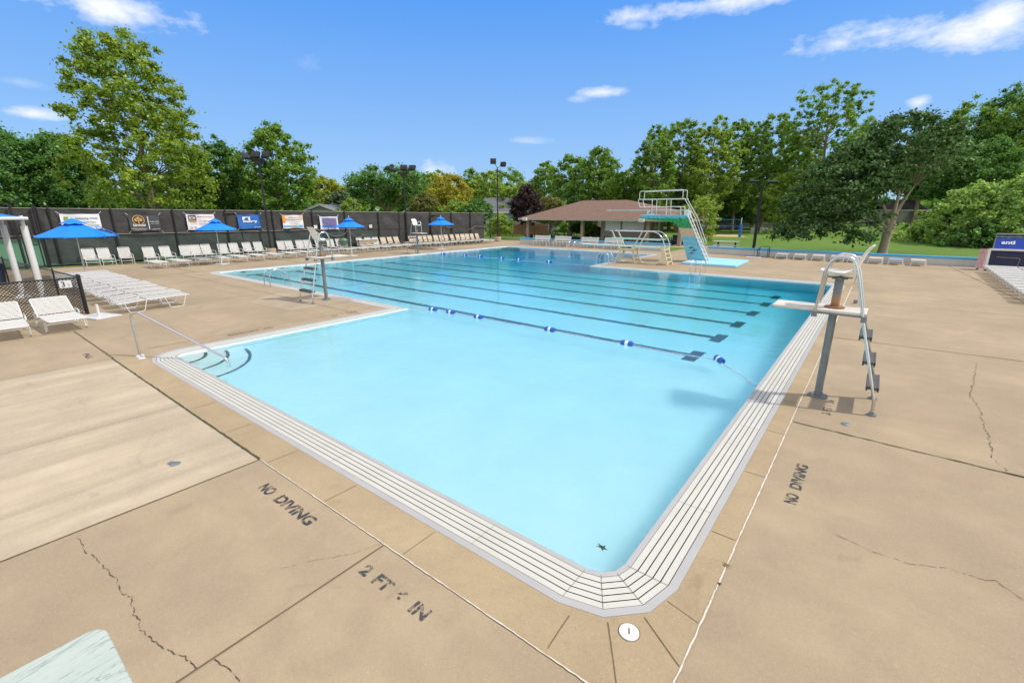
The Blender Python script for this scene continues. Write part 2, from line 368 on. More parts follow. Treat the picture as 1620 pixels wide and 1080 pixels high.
# --- water
tt = NT('pool_water'); tt.n.remove(tt.b)
g = tt.node('ShaderNodeBsdfGlass', {'Roughness': 0.0, 'IOR': 1.333, 'Color': (.97, 1, 1, 1)})
pos = tt.tc.outputs['Object']
h = tt.math('ADD', tt.math('MULTIPLY', tt.noise(1.1, 3, .5, sc3=(1, .8, 1), dist=.4), 1.0), tt.math('MULTIPLY', tt.noise(5.5, 3, .6, dist=.5), .45))
cal = tt.ramp(tt.noise(.16, 3, .5), [(.38, (.28, .28, .28)), (.62, (1, 1, 1))])
h = tt.math('MULTIPLY', h, cal)
bp = tt.node('ShaderNodeBump', {'Height': h, 'Strength': .6, 'Distance': .035}); tt.l.new(bp.outputs[0], g.inputs['Normal'])
tt.l.new(g.outputs[0], tt.n['Material Output'].inputs['Surface'])
va = tt.node('ShaderNodeVolumeAbsorption', {'Color': (.10, .864, .968, 1), 'Density': .47}); tt.l.new(va.outputs[0], tt.n['Material Output'].inputs['Volume'])
A = ring(.03); m = poly_hole(A, [], -.03); n = len(A); b = len(m.v)
top_v = list(m.v); m2 = poly_hole(A, [], -4.6); m.add(m2.v, [tuple(reversed(f)) for f in m2.f])
m.v = top_v + m2.v; m.f = m.f
for i in range(n): m.f.append((n + i, n + (i + 1) % n, (i + 1) % n, i)); m.m.append(0)
water = struct('pool_water', m, tt.m)

# --- gutter
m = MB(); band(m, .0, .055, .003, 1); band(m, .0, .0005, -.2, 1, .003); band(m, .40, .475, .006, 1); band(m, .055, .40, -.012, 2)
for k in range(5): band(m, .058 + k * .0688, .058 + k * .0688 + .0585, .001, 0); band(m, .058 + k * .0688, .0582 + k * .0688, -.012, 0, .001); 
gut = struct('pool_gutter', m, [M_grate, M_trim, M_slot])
m = MB()
def cutline(p, q, wd=.007, z=.0045, mb=None):
    p = Vector((*p, z)); q = Vector((*q, z)); d = (q - p).normalized(); s = Vector((-d.y, d.x, 0)) * wd / 2
    (mb or m).add([p - s, q - s, q + s, p + s], [(0, 1, 2, 3)])
x = -2.6
while x > -11.6: cutline((x, 2.7), (x, 3.05), .003); x -= 2.44
y = 4.6
while y < 24: cutline((-1.27, y), (-.93, y), .003); y += 2.44
Ra, Rb = ring(.0), ring(.47)
for i in range(0, 4): 
    pass
for t in range(4):
    an = R(-90 + 30 * t); c = (-1.58, 3.35); cutline((c[0] + math.cos(an) * .28, c[1] + math.sin(an) * .28), (c[0] + math.cos(an) * .71, c[1] + math.sin(an) * .71), .004)
obj('seam', m, M_joint, gut)

# --- deck: tan slabs with the pool cut out
deck_out = [(-38.6, -14), (26, -14), (26, 37.7), (-10.35, 37.7), (-10.35, 42.6), (-13.3, 42.6), (-13.3, 37.7), (-28.6, 37.7), (-28.6, 42), (-38.6, 42)]
struct('pool_deck', poly_hole(deck_out, [ring(.47)], 0), M_deck)
def jitter_band(mb, p, q, wd, z, jit=.3, step=.25, seed=1):
    rnd = random.Random(seed); p = Vector(p); q = Vector(q); Ln = (q - p).length; n = max(2, int(Ln / step)); d = (q - p) / Ln; s = Vector((-d.y, d.x))
    b = len(mb.v)
    for i in range(n + 1):
        c = p + d * Ln * i / n; a = wd / 2 * (1 + rnd.uniform(-jit, jit)); e = wd / 2 * (1 + rnd.uniform(-jit, jit)); o = wd * rnd.uniform(-jit, jit) * .4
        mb.v += [tuple(c - s * (a + o)) + (z,), tuple(c + s * (e - o)) + (z,)]
    for i in range(n): k = b + 2 * i; mb.f.append((k, k + 2, k + 3, k + 1)); mb.m.append(0)
def inset_strip(z):                      # band of ochre concrete between gutter and caulk joint
    m = MB(); A = ring(.47)
    m.add([(-12.7, 2.18, z), (-.6, 2.18, z), (-.6, 2.63, z), (-12.7, 2.63, z)], [])
    return m
A = ring(.476)
# near side and right side strips, built against the gutter outline
m = MB()
near = [p for p in A]
hole = A
outer = [(-12.72, 2.18), (-.6, 2.18), (-.6, 37.4), (-28.1, 37.4)]
def strip(pts_in, pts_out, z, mb):
    b = len(mb.v); mb.v += [(*p, z) for p in pts_in] + [(*p, z) for p in pts_out]; n = len(pts_in)
    for i in range(n - 1): mb.f.append((b + i, b + n + i, b + n + i + 1, b + i + 1)); mb.m.append(0)
cn = (-1.58, 3.35)
inn = [(-12.35, 2.63)] + [(cn[0] + math.cos(R(a)) * .726, cn[1] + math.sin(R(a)) * .726) for a in (-90, -60, -30, 0)] + [(-.854, 24.0)]
out = [(-12.35, 2.18), (-1.58, 2.18), (-.95, 2.18), (-.6, 2.18), (-.6, 3.35), (-.6, 24.0)]
m = MB(); strip(inn, out, .004, m)
struct('deck_border', m, M_border)
m = MB(); m.add([(-12.62, -3.6, .004), (-5.8, -3.6, .004), (-5.8, 2.16, .004), (-12.62, 2.16, .004)], [(0, 1, 2, 3)])
struct('pale_deck_slab', m, M_light)
m = MB(); pp = [W(*p) for p in [(392, 478), (440, 463), (535, 470), (561, 474), (461, 492)]]; m.add([(*p, .004) for p in pp], [tuple(range(5))] if True else [])
struct('deck_patch', m, M_patch)
m = MB()
for i, (p, q, wd) in enumerate([((-5.8, -5), (-5.8, 2.17), .012), ((-3.24, -5), (-3.24, 2.17), .013), ((-12.62, -5), (-12.62, 2.2), .012), ((-16.5, 2.2), (-12.7, 2.2), .03),
        ((-8.6, -5), (-8.6, 2.17), .006), ((-.58, 13.9), (4, 14.1), .02), ((4, 14.1), (22, 14.4), .018), ((-.58, 20.3), (22, 20.6), .016), ((-.5, 27.5), (22, 27.8), .016), ((3.4, 37.5), (4.6, 20), .02),
        ((-.6, 25.2), (-.7, 37.5), .02), ((-13.3, 25.2), (-7, 37.5), .02), ((-28.3, 9), (-36.5, 9), .03), ((-28, 15), (-36, 15), .03), ((-28, 21), (-35, 21), .03), ((-28, 27), (-34.5, 27), .03), ((-28, 33), (-34, 33), .03),
        ((-18.6, 4.4), (-18.6, 9.2), .01), ((-24.4, 6), (-24.4, 9.2), .014), ((-12.4, 8.2), (-28, 8.2), .016), ((-13, 2.9), (-13, 9.1), .014), ((-16.5, 2.2), (-17.6, -4), .02), ((-28.4, 0), (-28.4, 42), .03),
        (W(961.7, 985), W(975, 1082), .007), (W(900.6, 974), W(866, 1026), .007), (W(1019.4, 977), W(1074.4, 1055), .007), (W(1055.6, 951), W(1105, 986), .005)]):
    jitter_band(m, p, q, wd, .0085, .35, .3, i)
x = -3.0
while x > -12: jitter_band(m, (x, 2.2), (x, 2.6), .006, .0085, .4, .1, int(x * 7)); x -= 1.32
y = 4.3
while y < 23: jitter_band(m, (-.84, y), (-.62, y), .007, .0085, .4, .1, int(y * 7)); y += 1.4
for px in [((0, 605), (175, 569)), ((0, 667), (250, 600)), ((0, 742), (308, 656))]:
    pass
struct('deck_joints', m, M_joint)
m = MB(); jitter_band(m, (-12.7, 2.18), (-5.8, 2.18), .022, .0095, .5, .08, 5); jitter_band(m, (-.58, 7.66), (16, 7.3), .022, .0095, .7, .1, 9); struct('mossy_joint', m, M_moss)
m = MB(); jitter_band(m, (-5.8, 2.18), (2.0, 2.18), .009, .0095, .6, .05, 6); jitter_band(m, (-.6, 2.2), (-.62, 12.5), .012, .0095, .5, .05, 7); jitter_band(m, (-.62, 12.5), (-.62, 24.5), .022, .0095, .5, .1, 7)
jitter_band(m, (-.6, -5), (-.6, 2.16), .010, .0095, .6, .05, 8)
struct('caulk_joint', m, M_caulk)
M_crack = mat('crack', (.06, .045, .03), .95, var=.3)
def crack(mb, pts, wd=.008, seed=1, amp=.03):
    rnd = random.Random(seed); P = [Vector(p) for p in pts]; out = []
    for a, b in zip(P, P[1:]):
        n = max(2, int((b - a).length / .022)); d = (b - a).normalized(); s = Vector((-d.y, d.x)); o = 0
        for i in range(n):
            o = o * .6 + rnd.uniform(-amp, amp) * .38; o += amp * .12 * math.sin(i * .31 + seed) * (rnd.random() > .3); out.append(a + (b - a) * i / n + s * o)
    out.append(P[-1]); b0 = len(mb.v)
    for i, p in enumerate(out):
        d = (out[min(i + 1, len(out) - 1)] - out[max(i - 1, 0)]).normalized(); s = Vector((-d.y, d.x)) * wd * .42 * rnd.uniform(.05, 1.5); mb.v += [(p.x - s.x, p.y - s.y, .0065), (p.x + s.x, p.y + s.y, .0065)]
    for i in range(len(out) - 1):
        if rnd.random() < .12: continue
        k = b0 + 2 * i; mb.f.append((k, k + 2, k + 3, k + 1)); mb.m.append(0)
m = MB()
pxl = lambda L: [W(*p) for p in L]
crack(m, pxl([(122, 850), (140, 877), (155, 888), (176, 911), (208, 945), (213, 975), (240, 1010), (316, 1056)]), .006, 2)
crack(m, pxl([(340, 1042), (362, 1058), (380, 1078)]), .006, 3, .015)
crack(m, pxl([(1541, 600), (1535, 625), (1546, 642), (1552, 660), (1567, 700), (1570, 722), (1592, 746)]), .009, 4, .04)
crack(m, pxl([(1320, 845), (1380, 872), (1440, 892), (1500, 899), (1560, 918), (1575, 918), (1620, 950)]), .005, 5, .015)
crack(m, pxl([(1545, 575), (1541, 600)]), .008, 6, .04)
crack(m, pxl([(420, 905), (480, 890), (560, 875), (607, 858)]), .003, 8, .01)
struct('deck_cracks', m, M_crack)

def text(s, size, wdt, loc, rz, mt, name, parent=None, up=False, rx=0, stencil=False, hgt=None, bold=0):
    cu = bpy.data.curves.new('text', 'FONT'); cu.body = s; cu.size = size; cu.align_x = 'CENTER'; cu.align_y = 'CENTER'; cu.offset = bold
    t = bpy.data.objects.new('text', cu); COL.objects.link(t); dg = bpy.context.evaluated_depsgraph_get(); me = bpy.data.meshes.new_from_object(t.evaluated_get(dg))
    bpy.data.objects.remove(t); bpy.data.curves.remove(cu)
    xs = [v.co.x for v in me.vertices]; ys = [v.co.y for v in me.vertices]; w0 = max(xs) - min(xs); h0 = max(ys) - min(ys)
    sx = wdt / w0 if wdt else 1; sy = hgt / h0 if hgt else 1; cx = (max(xs) + min(xs)) / 2; cy = (max(ys) + min(ys)) / 2
    for v in me.vertices: v.co.x = (v.co.x - cx) * sx; v.co.y = (v.co.y - cy) * sy
    me.materials.append(mt); o = bpy.data.objects.new(name, me); COL.objects.link(o); o.location = loc; o.rotation_euler = (rx, 0, rz)
    if parent: o.parent = parent
    return o
def deck_text(s, wdt, hgt, loc, rz, mt, label):
    t = thing('deck_marking', label, 'lettering', (*loc, .005), rz); ws = s.split(); tot = sum(len(q) for q in ws) + .7 * (len(ws) - 1); x = -wdt / 2
    for q in ws:
        wq = wdt * len(q) / tot; text(q, .15, wq * (.92 if q != 'IN' else .8), (x + wq / 2, 0, 0), 0, mt, 'stencilled_word', t, hgt=hgt, bold=.005); x += wq + wdt * .7 / tot
deck_text('NO DIVING', 1.12, .135, (-4.62, 1.93), 0, M_stencil, 'black stencilled NO DIVING on tan deck beside the pale slab')
deck_text('2 FT 6 IN', .86, .12, (-2.72, 1.88), 0, M_stencil2, 'worn 2 FT 6 IN stencil near the pool corner')
deck_text('NO DIVING', 1.05, .125, (-.30, 5.82), R(90), M_stencil, 'black stencilled NO DIVING beside the right hand caulk joint')
deck_text('3 FT 6 IN', .75, .12, (-.22, 8.65), R(90), M_stencil2, 'worn 3 FT 6 IN stencil under the near right lifeguard chair')
deck_text('NO DIVING', 1.2, .13, (-12.8, 5.1), R(-90), M_stencil2, 'faded NO DIVING stencil on the deck behind the pool steps')
deck_text('3 FT 6 IN', .9, .13, (-12.8, 7.9), R(-90), M_stencil2, 'faded 3 FT 6 IN stencil near the deck point')
deck_text('WALK', .6, .12, (-13.35, 1.9), 0, M_stencil2, 'faded WALK stencil by the far corner of the pale slab')

# --- lawn: one sheet to the horizon, rising gently behind the right hand fence
def gz(x, y):
    r = math.hypot(x, y); a = max(0, min(1, (y - 54) / 30)) * max(0, min(1, (x + 16) / 14)) * max(0, min(1, (200 - r) / 60))
    return -.012 + 1.35 * a * a * (3 - 2 * a)
tt = NT('lawn_grass')
g1 = tt.noise(.12, 5, .6); g2 = tt.noise(3.2, 6, .7); g3 = tt.noise(.5, 3, .5, sc3=(.15, 2.2, 1)); g4 = tt.noise(40, 3, .8)
c = tt.mix(tt.ramp(g1, [(.3, (0, 0, 0)), (.7, (1, 1, 1))]), (.095, .185, .028, 1), (.15, .235, .045, 1))
c = tt.mix(tt.math('MULTIPLY', tt.ramp(g3, [(.35, (0, 0, 0)), (.65, (1, 1, 1))]), .45), c, (.08, .17, .025, 1))
c = tt.mix(tt.math('MULTIPLY', tt.ramp(g2, [(.5, (0, 0, 0)), (.8, (1, 1, 1))]), .45), c, (.24, .27, .08, 1))
c = tt.mix(tt.math('MULTIPLY', g4, .3), c, (.07, .14, .02, 1)); tt.bump(g4, .8, .04)
M_grass = tt.set(Base_Color=c, Roughness=.9, Specular_IOR_Level=.15)
m = MB(); hx0, hx1, hy0, hy1 = -30, -.3, 1.2, 36
xs = [-900, -300, -150, -100, -70, -50, hx0, -24, -18, -12, -8, -4, hx1, 4, 8, 12, 16, 20, 26, 34, 45, 60, 90, 150, 300, 900]
ys = [-300, -60, -20, hy0, 10, 20, hy1, 42, 48, 52, 55, 58, 61, 64, 68, 72, 76, 80, 85, 92, 100, 115, 140, 170, 250, 500, 1200]
m.v = [(x, y, gz(x, y)) for y in ys for x in xs]
for j in range(len(ys) - 1):
    for i in range(len(xs) - 1):
        if hx0 <= xs[i] and xs[i + 1] <= hx1 and hy0 <= ys[j] and ys[j + 1] <= hy1: continue
        a = j * len(xs) + i; m.f.append((a, a + 1, a + 1 + len(xs), a + len(xs))); m.m.append(0)
struct('lawn', m, M_grass, smooth=90)
m = MB(); m.box(-34.5, -13.5, 42.6, 49.5, -.3, .002); struct('pavilion_floor', m, M_patch)
m = MB(); m.box(-13.3, -10.35, 42.604, 46.5, -.3, .0); struct('path', m, M_patch)
m = MB(); m.add([(*far(1090, 62), .03), (*far(1262, 58.5), .03), (*far(1262, 64), .03), (*far(1090, 68), .03)], [(0, 1, 2, 3)])
struct('sand_court', m, M_brick)
m = MB(); m.add([(-37.65, 3, .006), (-36.95, 3, .006), (-34.1, 24, .006), (-32.6, 38, .006), (-33.3, 38.2, .006)], [(0, 1, 2, 3, 4)]); struct('grass_strip', m, M_grass)
M_court = mat('green_court_surface', (.04, .13, .06), .9, var=.15, scale=1)
m = MB(); m.add([(-90, -30, .0), (-38.6, -30, .0), (-38.0, 3, .0), (-34.6, 34, .0), (-90, 34, .0)], [(0, 1, 2, 3, 4)]); struct('tennis_court', m, M_court)
# ================================================================== POOL FURNITURE
ORD = ['zeroth', 'first', 'second', 'third', 'fourth', 'fifth', 'sixth', 'seventh', 'eighth', 'ninth', 'tenth', 'eleventh', 'twelfth', 'thirteenth', 'fourteenth', 'fifteenth', 'sixteenth',
       'seventeenth', 'eighteenth', 'nineteenth', 'twentieth', 'twenty-first', 'twenty-second', 'twenty-third', 'twenty-fourth', 'twenty-fifth', 'twenty-sixth', 'twenty-seventh', 'twenty-eighth']
# chaise longue: long axis +X (foot at x = L/2), origin on the ground under its centre
def make_chaise(label, back=0., Lg=1.95, wd=.66, h=.36, loc=(0, 0, 0), rz=0, group=None, straps=26, trap=True):
    t = thing('chaise_longue', label, 'lounger', loc, rz, group)
    hx, hy = Lg / 2, wd / 2; hinge = -hx + .72
    m = MB()
    for s in (-1, 1): m.tube([(hinge, s * hy, h), (hx - .05, s * hy, h), (hx, s * hy * .92, h)] , .014, 8)
    m.tube([(hx, -hy * .92, h), (hx, hy * .92, h)], .014, 8); m.tube([(hinge, -hy, h - .02), (hinge, hy, h - .02)], .012, 6)
    obj('frame', m, M_white, t, smooth=True)
    for cx in ((-.55, .55) if Lg > 1.5 else (-.3, .4)):
        for s in (-1, 1):
            m = MB(); y = s * (hy + .012); tp, bt = (.30, .19) if trap else (.12, .1)
            m.tube(bend([(cx - tp, y, h - .005), (cx - bt, y + s * .01, .015), (cx + bt, y + s * .01, .015), (cx + tp, y, h - .005)], .07, 4), .0135, 8)
            obj('leg', m, M_white, t, smooth=True)
    for s in (-.32, .32): m = MB(); m.tube([(s, -hy, .16), (s, hy, .16)], .009, 6); obj('stretcher', m, M_white, t, smooth=True)
    m = MB(); n = straps; x0 = hinge + .03; x1 = hx - .035; st = (x1 - x0) / int(n * .65)
    for i in range(int(n * .65)):
        x = x0 + (i + .5) * st; m.cbox((x, 0, h + .008), (st * .66, wd + .01, .008)); 
    obj('strap_seat', m, M_strap, t)
    m = MB(); a = R(back); ln = .74; nb = n - int(n * .65)
    def bp(u, y, off=0): return (hinge - math.cos(a) * u - math.sin(a) * off * 0, y, h + math.sin(a) * u + off)
    m.tube(bend([bp(0, -hy), bp(ln, -hy), bp(ln, hy), bp(0, hy)], .05), .014, 8)
    sb = MB(); st = (ln - .06) / nb
    for i in range(nb):
        u = .03 + (i + .5) * st; sb.cbox(bp(u, 0, .008), (st * .62, wd + .01, .008), ry=a)
    b = obj('backrest', sb, M_strap, t); obj('back_frame', m, M_white, b, smooth=True)
    if back > 5:                          # curved arm-like side loops behind the seat
        for s in (-1, 1):
            m = MB(); y = s * (hy + .04); m.tube(bend([(hinge - .15, y, .04), (hinge - .18, y, h + .1), (hinge + .2, y, h + .1), (hinge + .3, y, h)], .1), .013, 8); obj('side_loop', m, M_white, t, smooth=True)
    return t
GF = 'white chaise longues in the row along the black fence'
fd = Vector((-37.4 - -33.0, 4.8 - 38.0)).normalized()
proto_flat = make_chaise('flat white chaise longue, first from the left in the row along the fence', 0, group=GF)
for i in range(27):
    y = 8.47 + i * 1.10; nm = 'last' if i == 26 else ORD[i + 1]
    if i == 0: o = proto_flat; o.location = (-32.4, y, 0)
    else: o = dup(proto_flat, (-32.35 + .04 * math.sin(i * 2.3), y, 0), R(1.2 * math.sin(i * 1.7)))
    o['label'] = ('flat white chaise longue, %s from the left in the row along the fence' % nm) if i < 26 else 'flat white chaise longue at the fence corner end of the long row'
# armchair: seat faces +X
def make_chair(label, strap, frame, loc, rz, group, sling=False, h=.38):
    t = thing('armchair', label, 'chair', loc, rz, group); hw = .28
    m = MB(); m.tube([(-.22, -hw, h), (.27, -hw, h), (.27, hw, h), (-.22, hw, h)], .013, 8, closed=True); obj('seat_frame', m, frame, t, smooth=True)
    m = MB()
    if sling: m.cbox((.02, 0, h + .006), (.48, hw * 2, .012))
    else:
        for i in range(8): m.cbox((-.18 + i * .06, 0, h + .012), (.042, hw * 2 + .02, .008))
    obj('seat', m, strap, t)
    def bp(u, y): return (-.22 - u * .38, y, h + u * .92)
    m = MB(); 
    if sling: m.beam(bp(.04, 0), bp(.62, 0), hw * 2, .012, up=(1, 0, .4))
    else:
        for i in range(9): q = bp(.06 + i * .066, 0); m.cbox(q, (.008, hw * 2 + .02, .045), ry=R(-22))
    b = obj('backrest', m, strap, t)
    m = MB(); m.tube(bend([bp(0, -hw), bp(.66, -hw), bp(.66, hw), bp(0, hw)], .07), .014, 8); obj('back_frame', m, frame, b, smooth=True)
    for s in (-1, 1):
        m = MB(); y = s * (hw + .03); m.tube(bend([(-.34, y, .0), (-.30, y, h + .22), (.24, y, h + .20), (.30, y, h + .02), (.33, y, 0)], .09), .014, 8); obj('armrest', m, frame, t, smooth=True)
    
    for x in (.3, -.32): m = MB(); m.tube([(x, -hw - .03, .2), (x, hw + .03, .2)], .01, 6); obj('stretcher', m, frame, t, smooth=True)
    return t
def colY(px, X, z):                      # where along the chair row (x = X(y)) a photo column falls
    lo, hi = 2.0, 40.0
    for _ in range(40):
        m = (lo + hi) / 2
        if proj(X(m), m, z)[0] < px: lo = m
        else: hi = m
    return m
fenceX = lambda y: -37.4 + (y - 4.8) * (4.4 / 33.2)
whites = [141, 166, 197, 237, 264, 294, 311.5, 329, 354, 372.6, 394, 410.5, 448, 461, 477, 490, 508, 525.5, 540, 573, 585.5, 598]
beiges = [610, 621, 631, 654, 661, 669, 677, 684, 693, 702, 710, 719.5, 728, 735.5, 743, 751, 759]
chx = lambda y: max(fenceX(y) + .75, -35.2 if y > 8.2 else -99)
pw = None; pb = None
for i, px in enumerate(whites):
    y = colY(px, chx, .9); lb = 'white strap armchair against the fence, %s from the left' % (ORD[i + 1])
    if i >= 19: lb = 'white armchair by the white cabinet, %s from the beige chairs' % (['third', 'second', 'nearest'][i - 19])
    loc = (chx(y), y, 0)
    if pw is None: pw = make_chair(lb, M_strap, M_white, loc, 0, 'white armchairs along the fence')
    else: dup(pw, loc, R(5 * math.sin(i * 2.1)), lb)
for i, px in enumerate(beiges):
    y = colY(px, chx, .9); loc = (chx(y), y, 0)
    lb = 'beige sling armchair along the fence, %s beyond the last white armchair' % ORD[i + 1]
    if pb is None: pb = make_chair(lb, M_beige, M_greenf, loc, 0, 'beige armchairs along the fence', sling=True)
    else: dup(pb, loc, R(6 * math.sin(i * 1.3)), lb)
# block of flat loungers left of the pool
G = 'flat white loungers parked side by side left of the pool'
xs = [-18.55, -19.62, -20.72, -21.85, -22.95, -24.05, -25.1, -26.15, -27.1, -28.05, -28.95]
names = ['nearest flat white lounger at the pool end of the parked block'] + ['flat white lounger in the parked block, %s from its pool end' % ORD[i + 1] for i in range(1, 10)] + ['farthest flat white lounger of the parked block by the big umbrella']
for i, x in enumerate(xs):
    if i == 0: pk = make_chaise(names[0], -4, wd=.72, h=.37, loc=(x, 4.52, 0), rz=R(93), group=G, straps=30)
    else: dup(pk, (x, 4.55 + .05 * math.sin(i * 2), 0), R(91 + 2 * math.sin(i * 3)), names[i])
# right hand block
G = 'white loungers parked in a block at the right edge'
for i in range(11):
    lb = 'white lounger parked beside the blue goal, first of the right hand block' if i == 0 else 'white lounger in the right hand block, %s from the blue goal' % ORD[i + 1]
    if i == 0: pk2 = make_chaise(lb, 0, Lg=1.95, wd=.74, h=.37, loc=(5.45, 34.2, 0), rz=R(180), group=G, straps=30)
    else: dup(pk2, (5.45 - .03 * i, 34.2 - 1.06 * i, 0), R(180 + math.sin(i)), lb)
# two raised loungers in the left foreground
a = make_chaise('white strap lounger with raised back beside the low chain link fence corner', 32, Lg=2.0, wd=.76, h=.33, loc=(-17.45, 2.12, 0), rz=R(2), straps=40, trap=False, group='raised white loungers by the low fence')
b = dup(a, (-17.35, 1.05, 0), R(-2), 'white strap lounger with raised back cut off by the left edge')
# low benches along the right wall
def make_low(label, top, loc, rz):
    t = thing('low_bench', label, 'bench', loc, rz, 'low benches in front of the blue capped wall')
    m = MB()
    for i in range(6): m.cbox((0, -.42 + i * .17, .34), (.66, .155, .02))
    obj('seat', m, top, t)
    for x, y in ((-.31, -.5), (.31, -.5), (-.31, .38), (.31, .38)): m = MB(); m.beam((x, y, .33), (x * 1.12, y - .03, 0), .035, .035); obj('leg', m, M_white, t)
    m = MB(); m.beam((-.33, -.5, .31), (.33, -.5, .31), .03, .05); m.beam((-.34, -.51, .2), (.34, -.51, .2), .025, .025); m.beam((-.33, .42, .31), (.33, .42, .31), .03, .05)
    for s in (-.33, .33): m.beam((s, -.5, .32), (s, .5, .32), .03, .04)
    obj('frame', m, M_white, t)
    return t
M_bluet = mat('pale_blue_slats', (.16, .36, .55), .6)
lows = [(1236, 0), (1264, 0), (1293, 0), (1323, 0), (1351, 0), (1384, 0), (1416, 1), (1452, 0)]
pl = None
for i, (px, bl) in enumerate(lows):
    x, y = W(px, 409.5 + (px - 1236) * .0575)
    lb = 'low white bench by the long wall, %s from the dark blue chair' % ORD[i + 1] if not bl else 'low bench with pale blue slats in front of the long wall'
    if bl: make_low(lb, M_bluet, (x, 36.75, 0), 0)
    elif pl is None: pl = make_low(lb, M_strap_cream, (x, 36.75, 0), 0)
    else: dup(pl, (x, 36.75, 0), R(2 * math.sin(i)), lb)
t = thing('armchair', 'dark navy metal chair in front of the long white wall', 'chair', (-6.35, 36.9, 0), R(-90))
m = MB(); m.box(-.25, .3, -.3, .3, .38, .41); obj('seat', m, M_bluet, t)
m = MB(); m.tube(bend([(-.3, -.3, .4), (-.4, -.3, .72), (-.4, .3, .72), (-.3, .3, .4)], .05), .02, 6); obj('backrest', m, M_navy, t)
for x in (-.3, .3):
    for y in (-.32, .32): m = MB(); m.beam((x, y, 0), (x, y, .62), .045, .045); obj('leg', m, M_navy, t)
for y in (-.32, .32): m = MB(); m.beam((-.34, y, .62), (.34, y, .62), .05, .03); obj('armrest', m, M_navy, t)

# ------------------------------------------------------------------ umbrellas
def make_umbrella(label, loc, rad=1.35, edge=2.02, top=2.74, rz=0, base=True, group='blue pool umbrellas'):
    t = thing('patio_umbrella', label, 'umbrella', loc, rz, group)
    m = MB(); m.cyl((0, 0, 0.02), (0, 0, top - .05), .024, seg=10); m.cyl((0, 0, 1.05), (0, 0, 1.2), .032, seg=10); m.cyl((0, 0, 1.1), (.12, 0, 1.12), .008, seg=6); obj('pole', m, M_white, t, smooth=True)
    n = 8; c = MB(); r1 = rad * .34; zt = top - .1
    P = lambda k, r, z: (math.cos(2 * math.pi * k / n + .2) * r, math.sin(2 * math.pi * k / n + .2) * r, z)
    rows = [(.05, zt)] + [(rad * u, zt - (zt - edge) * (u ** 1.0) - .035 * math.sin(math.pi * u)) for u in (.25, .5, .75, 1.0)]
    S = 6; b = 0
    for r, z in rows:
        for k in range(n):
            for j in range(S):
                f = j / S; p = Vector(P(k, r, z)).lerp(Vector(P(k + 1, r, z)), f); sag = math.sin(math.pi * f) * .035 * r / rad; c.v.append((p.x, p.y, p.z - sag * .4))
    for k in range(n):
        for j in range(S): f = j / S; p = Vector(P(k, rad, edge - .045)).lerp(Vector(P(k + 1, rad, edge - .045)), f); c.v.append((p.x, p.y, p.z + .01 * math.sin(math.pi * f)))
    q = n * S
    for i in range(len(rows)):
        for k in range(q): c.f.append((i * q + k, (i + 1) * q + k, (i + 1) * q + (k + 1) % q, i * q + (k + 1) % q)); c.m.append(0)
    can = obj('canopy', c, M_blue, t)
    sm = can.modifiers.new('thickness', 'SOLIDIFY'); sm.thickness = .006
    v = MB(); v.v = [(0, 0, top)] + [P(k, r1, zt - (zt - edge) * .25 + .005) for k in range(n)] + [P(k + .5, r1 * .9, zt - (zt - edge) * .25 + .045) for k in range(n)]
    for k in range(n): v.f += [(0, 1 + k, 9 + k), (0, 9 + k, 1 + (k + 1) % n)]; v.m += [0, 0]
    vo = obj('vent_cap', v, M_blue, can); vo.modifiers.new('thickness', 'SOLIDIFY').thickness = .006
    m = MB(); m.lathe([(.0, .1), (.02, .09), (.03, .06), (.015, .03), (.025, 0), (0, -.01)], (0, 0, top)); obj('finial', m, M_white, t, smooth=True)
    m = MB()
    for k in range(n): m.tube([(0, 0, top - .22), P(k, rad * .96, edge - .06)], .008, 5)
    for k in range(n): m.tube([(0, 0, edge - .12), P(k, rad * .5, (edge + zt) / 2 - .06)], .006, 5)
    obj('rib', m, M_white, t)
    if base:
        m = MB(); m.cbox((0, 0, .022), (.62, .62, .04)); m.cyl((0, 0, .03), (0, 0, .34), .033, seg=10); obj('base_plate', m, M_white, t, bevel=.006)
    return t
u1 = make_umbrella('open blue umbrella with hanging ties over the parked lounger block', (-29.83, 4.9, 0), 1.5, 1.99, 2.8, .15)
m = MB()
for a0, a1 in (((1.35, -.85), (1.15, -1.15)), ((.6, -1.45), (.35, -1.6))):
    pass
for q in ([(.75, .45, 2.42), (.95, .4, 2.3), (1.2, .35, 2.15), (1.4, .4, 2.02), (1.36, .38, 1.88)], [(.75, .5, 2.42), (.8, .7, 2.33), (.85, .95, 2.17), (.95, 1.2, 2.0), (.95, 1.22, 1.86)]):
    m.tube(bend(q, .1), .018, 5)
m.xf(Matrix.Rotation(R(10), 4, 'Z')); obj('tie', m, M_blue, u1)
for k, (px, yb, rad, lb) in enumerate([(351, 418, 1.55, 'open blue umbrella in front of the crossed out white banner and armchairs'), (557, 405, 1.45, 'open blue umbrella beside the crowded blue and red banner'), (691, 395, 1.5, 'open blue umbrella behind the far lifeguard chair')]):
    x, y = W(px, yb)
    if k == 0: lb = 'open blue umbrella between the cream banner and the blue banner'; u2 = make_umbrella(lb, (x, y, 0), 1.12, 2.07, 2.72, .4)
    else: dup(u2, (x, y + (.6 if k == 2 else 0), 0), k * .37, lb)
t = thing('umbrella_base', 'empty white umbrella base on the deck beside the low fence corner', 'umbrella base', (*W(157, 501), 0), R(20))
m = MB(); m.cbox((0, 0, .02), (.95, .7, .03)); obj('base_plate', m, M_white, t, bevel=.004); m = MB(); m.cyl((0, 0, .03), (0, 0, .38), .04, seg=12); obj('socket', m, M_white, t, smooth=True)
t = thing('umbrella_base', 'white umbrella base with bare pole in front of the long wall', 'umbrella base', (*W(1192, 408), 0), 0)
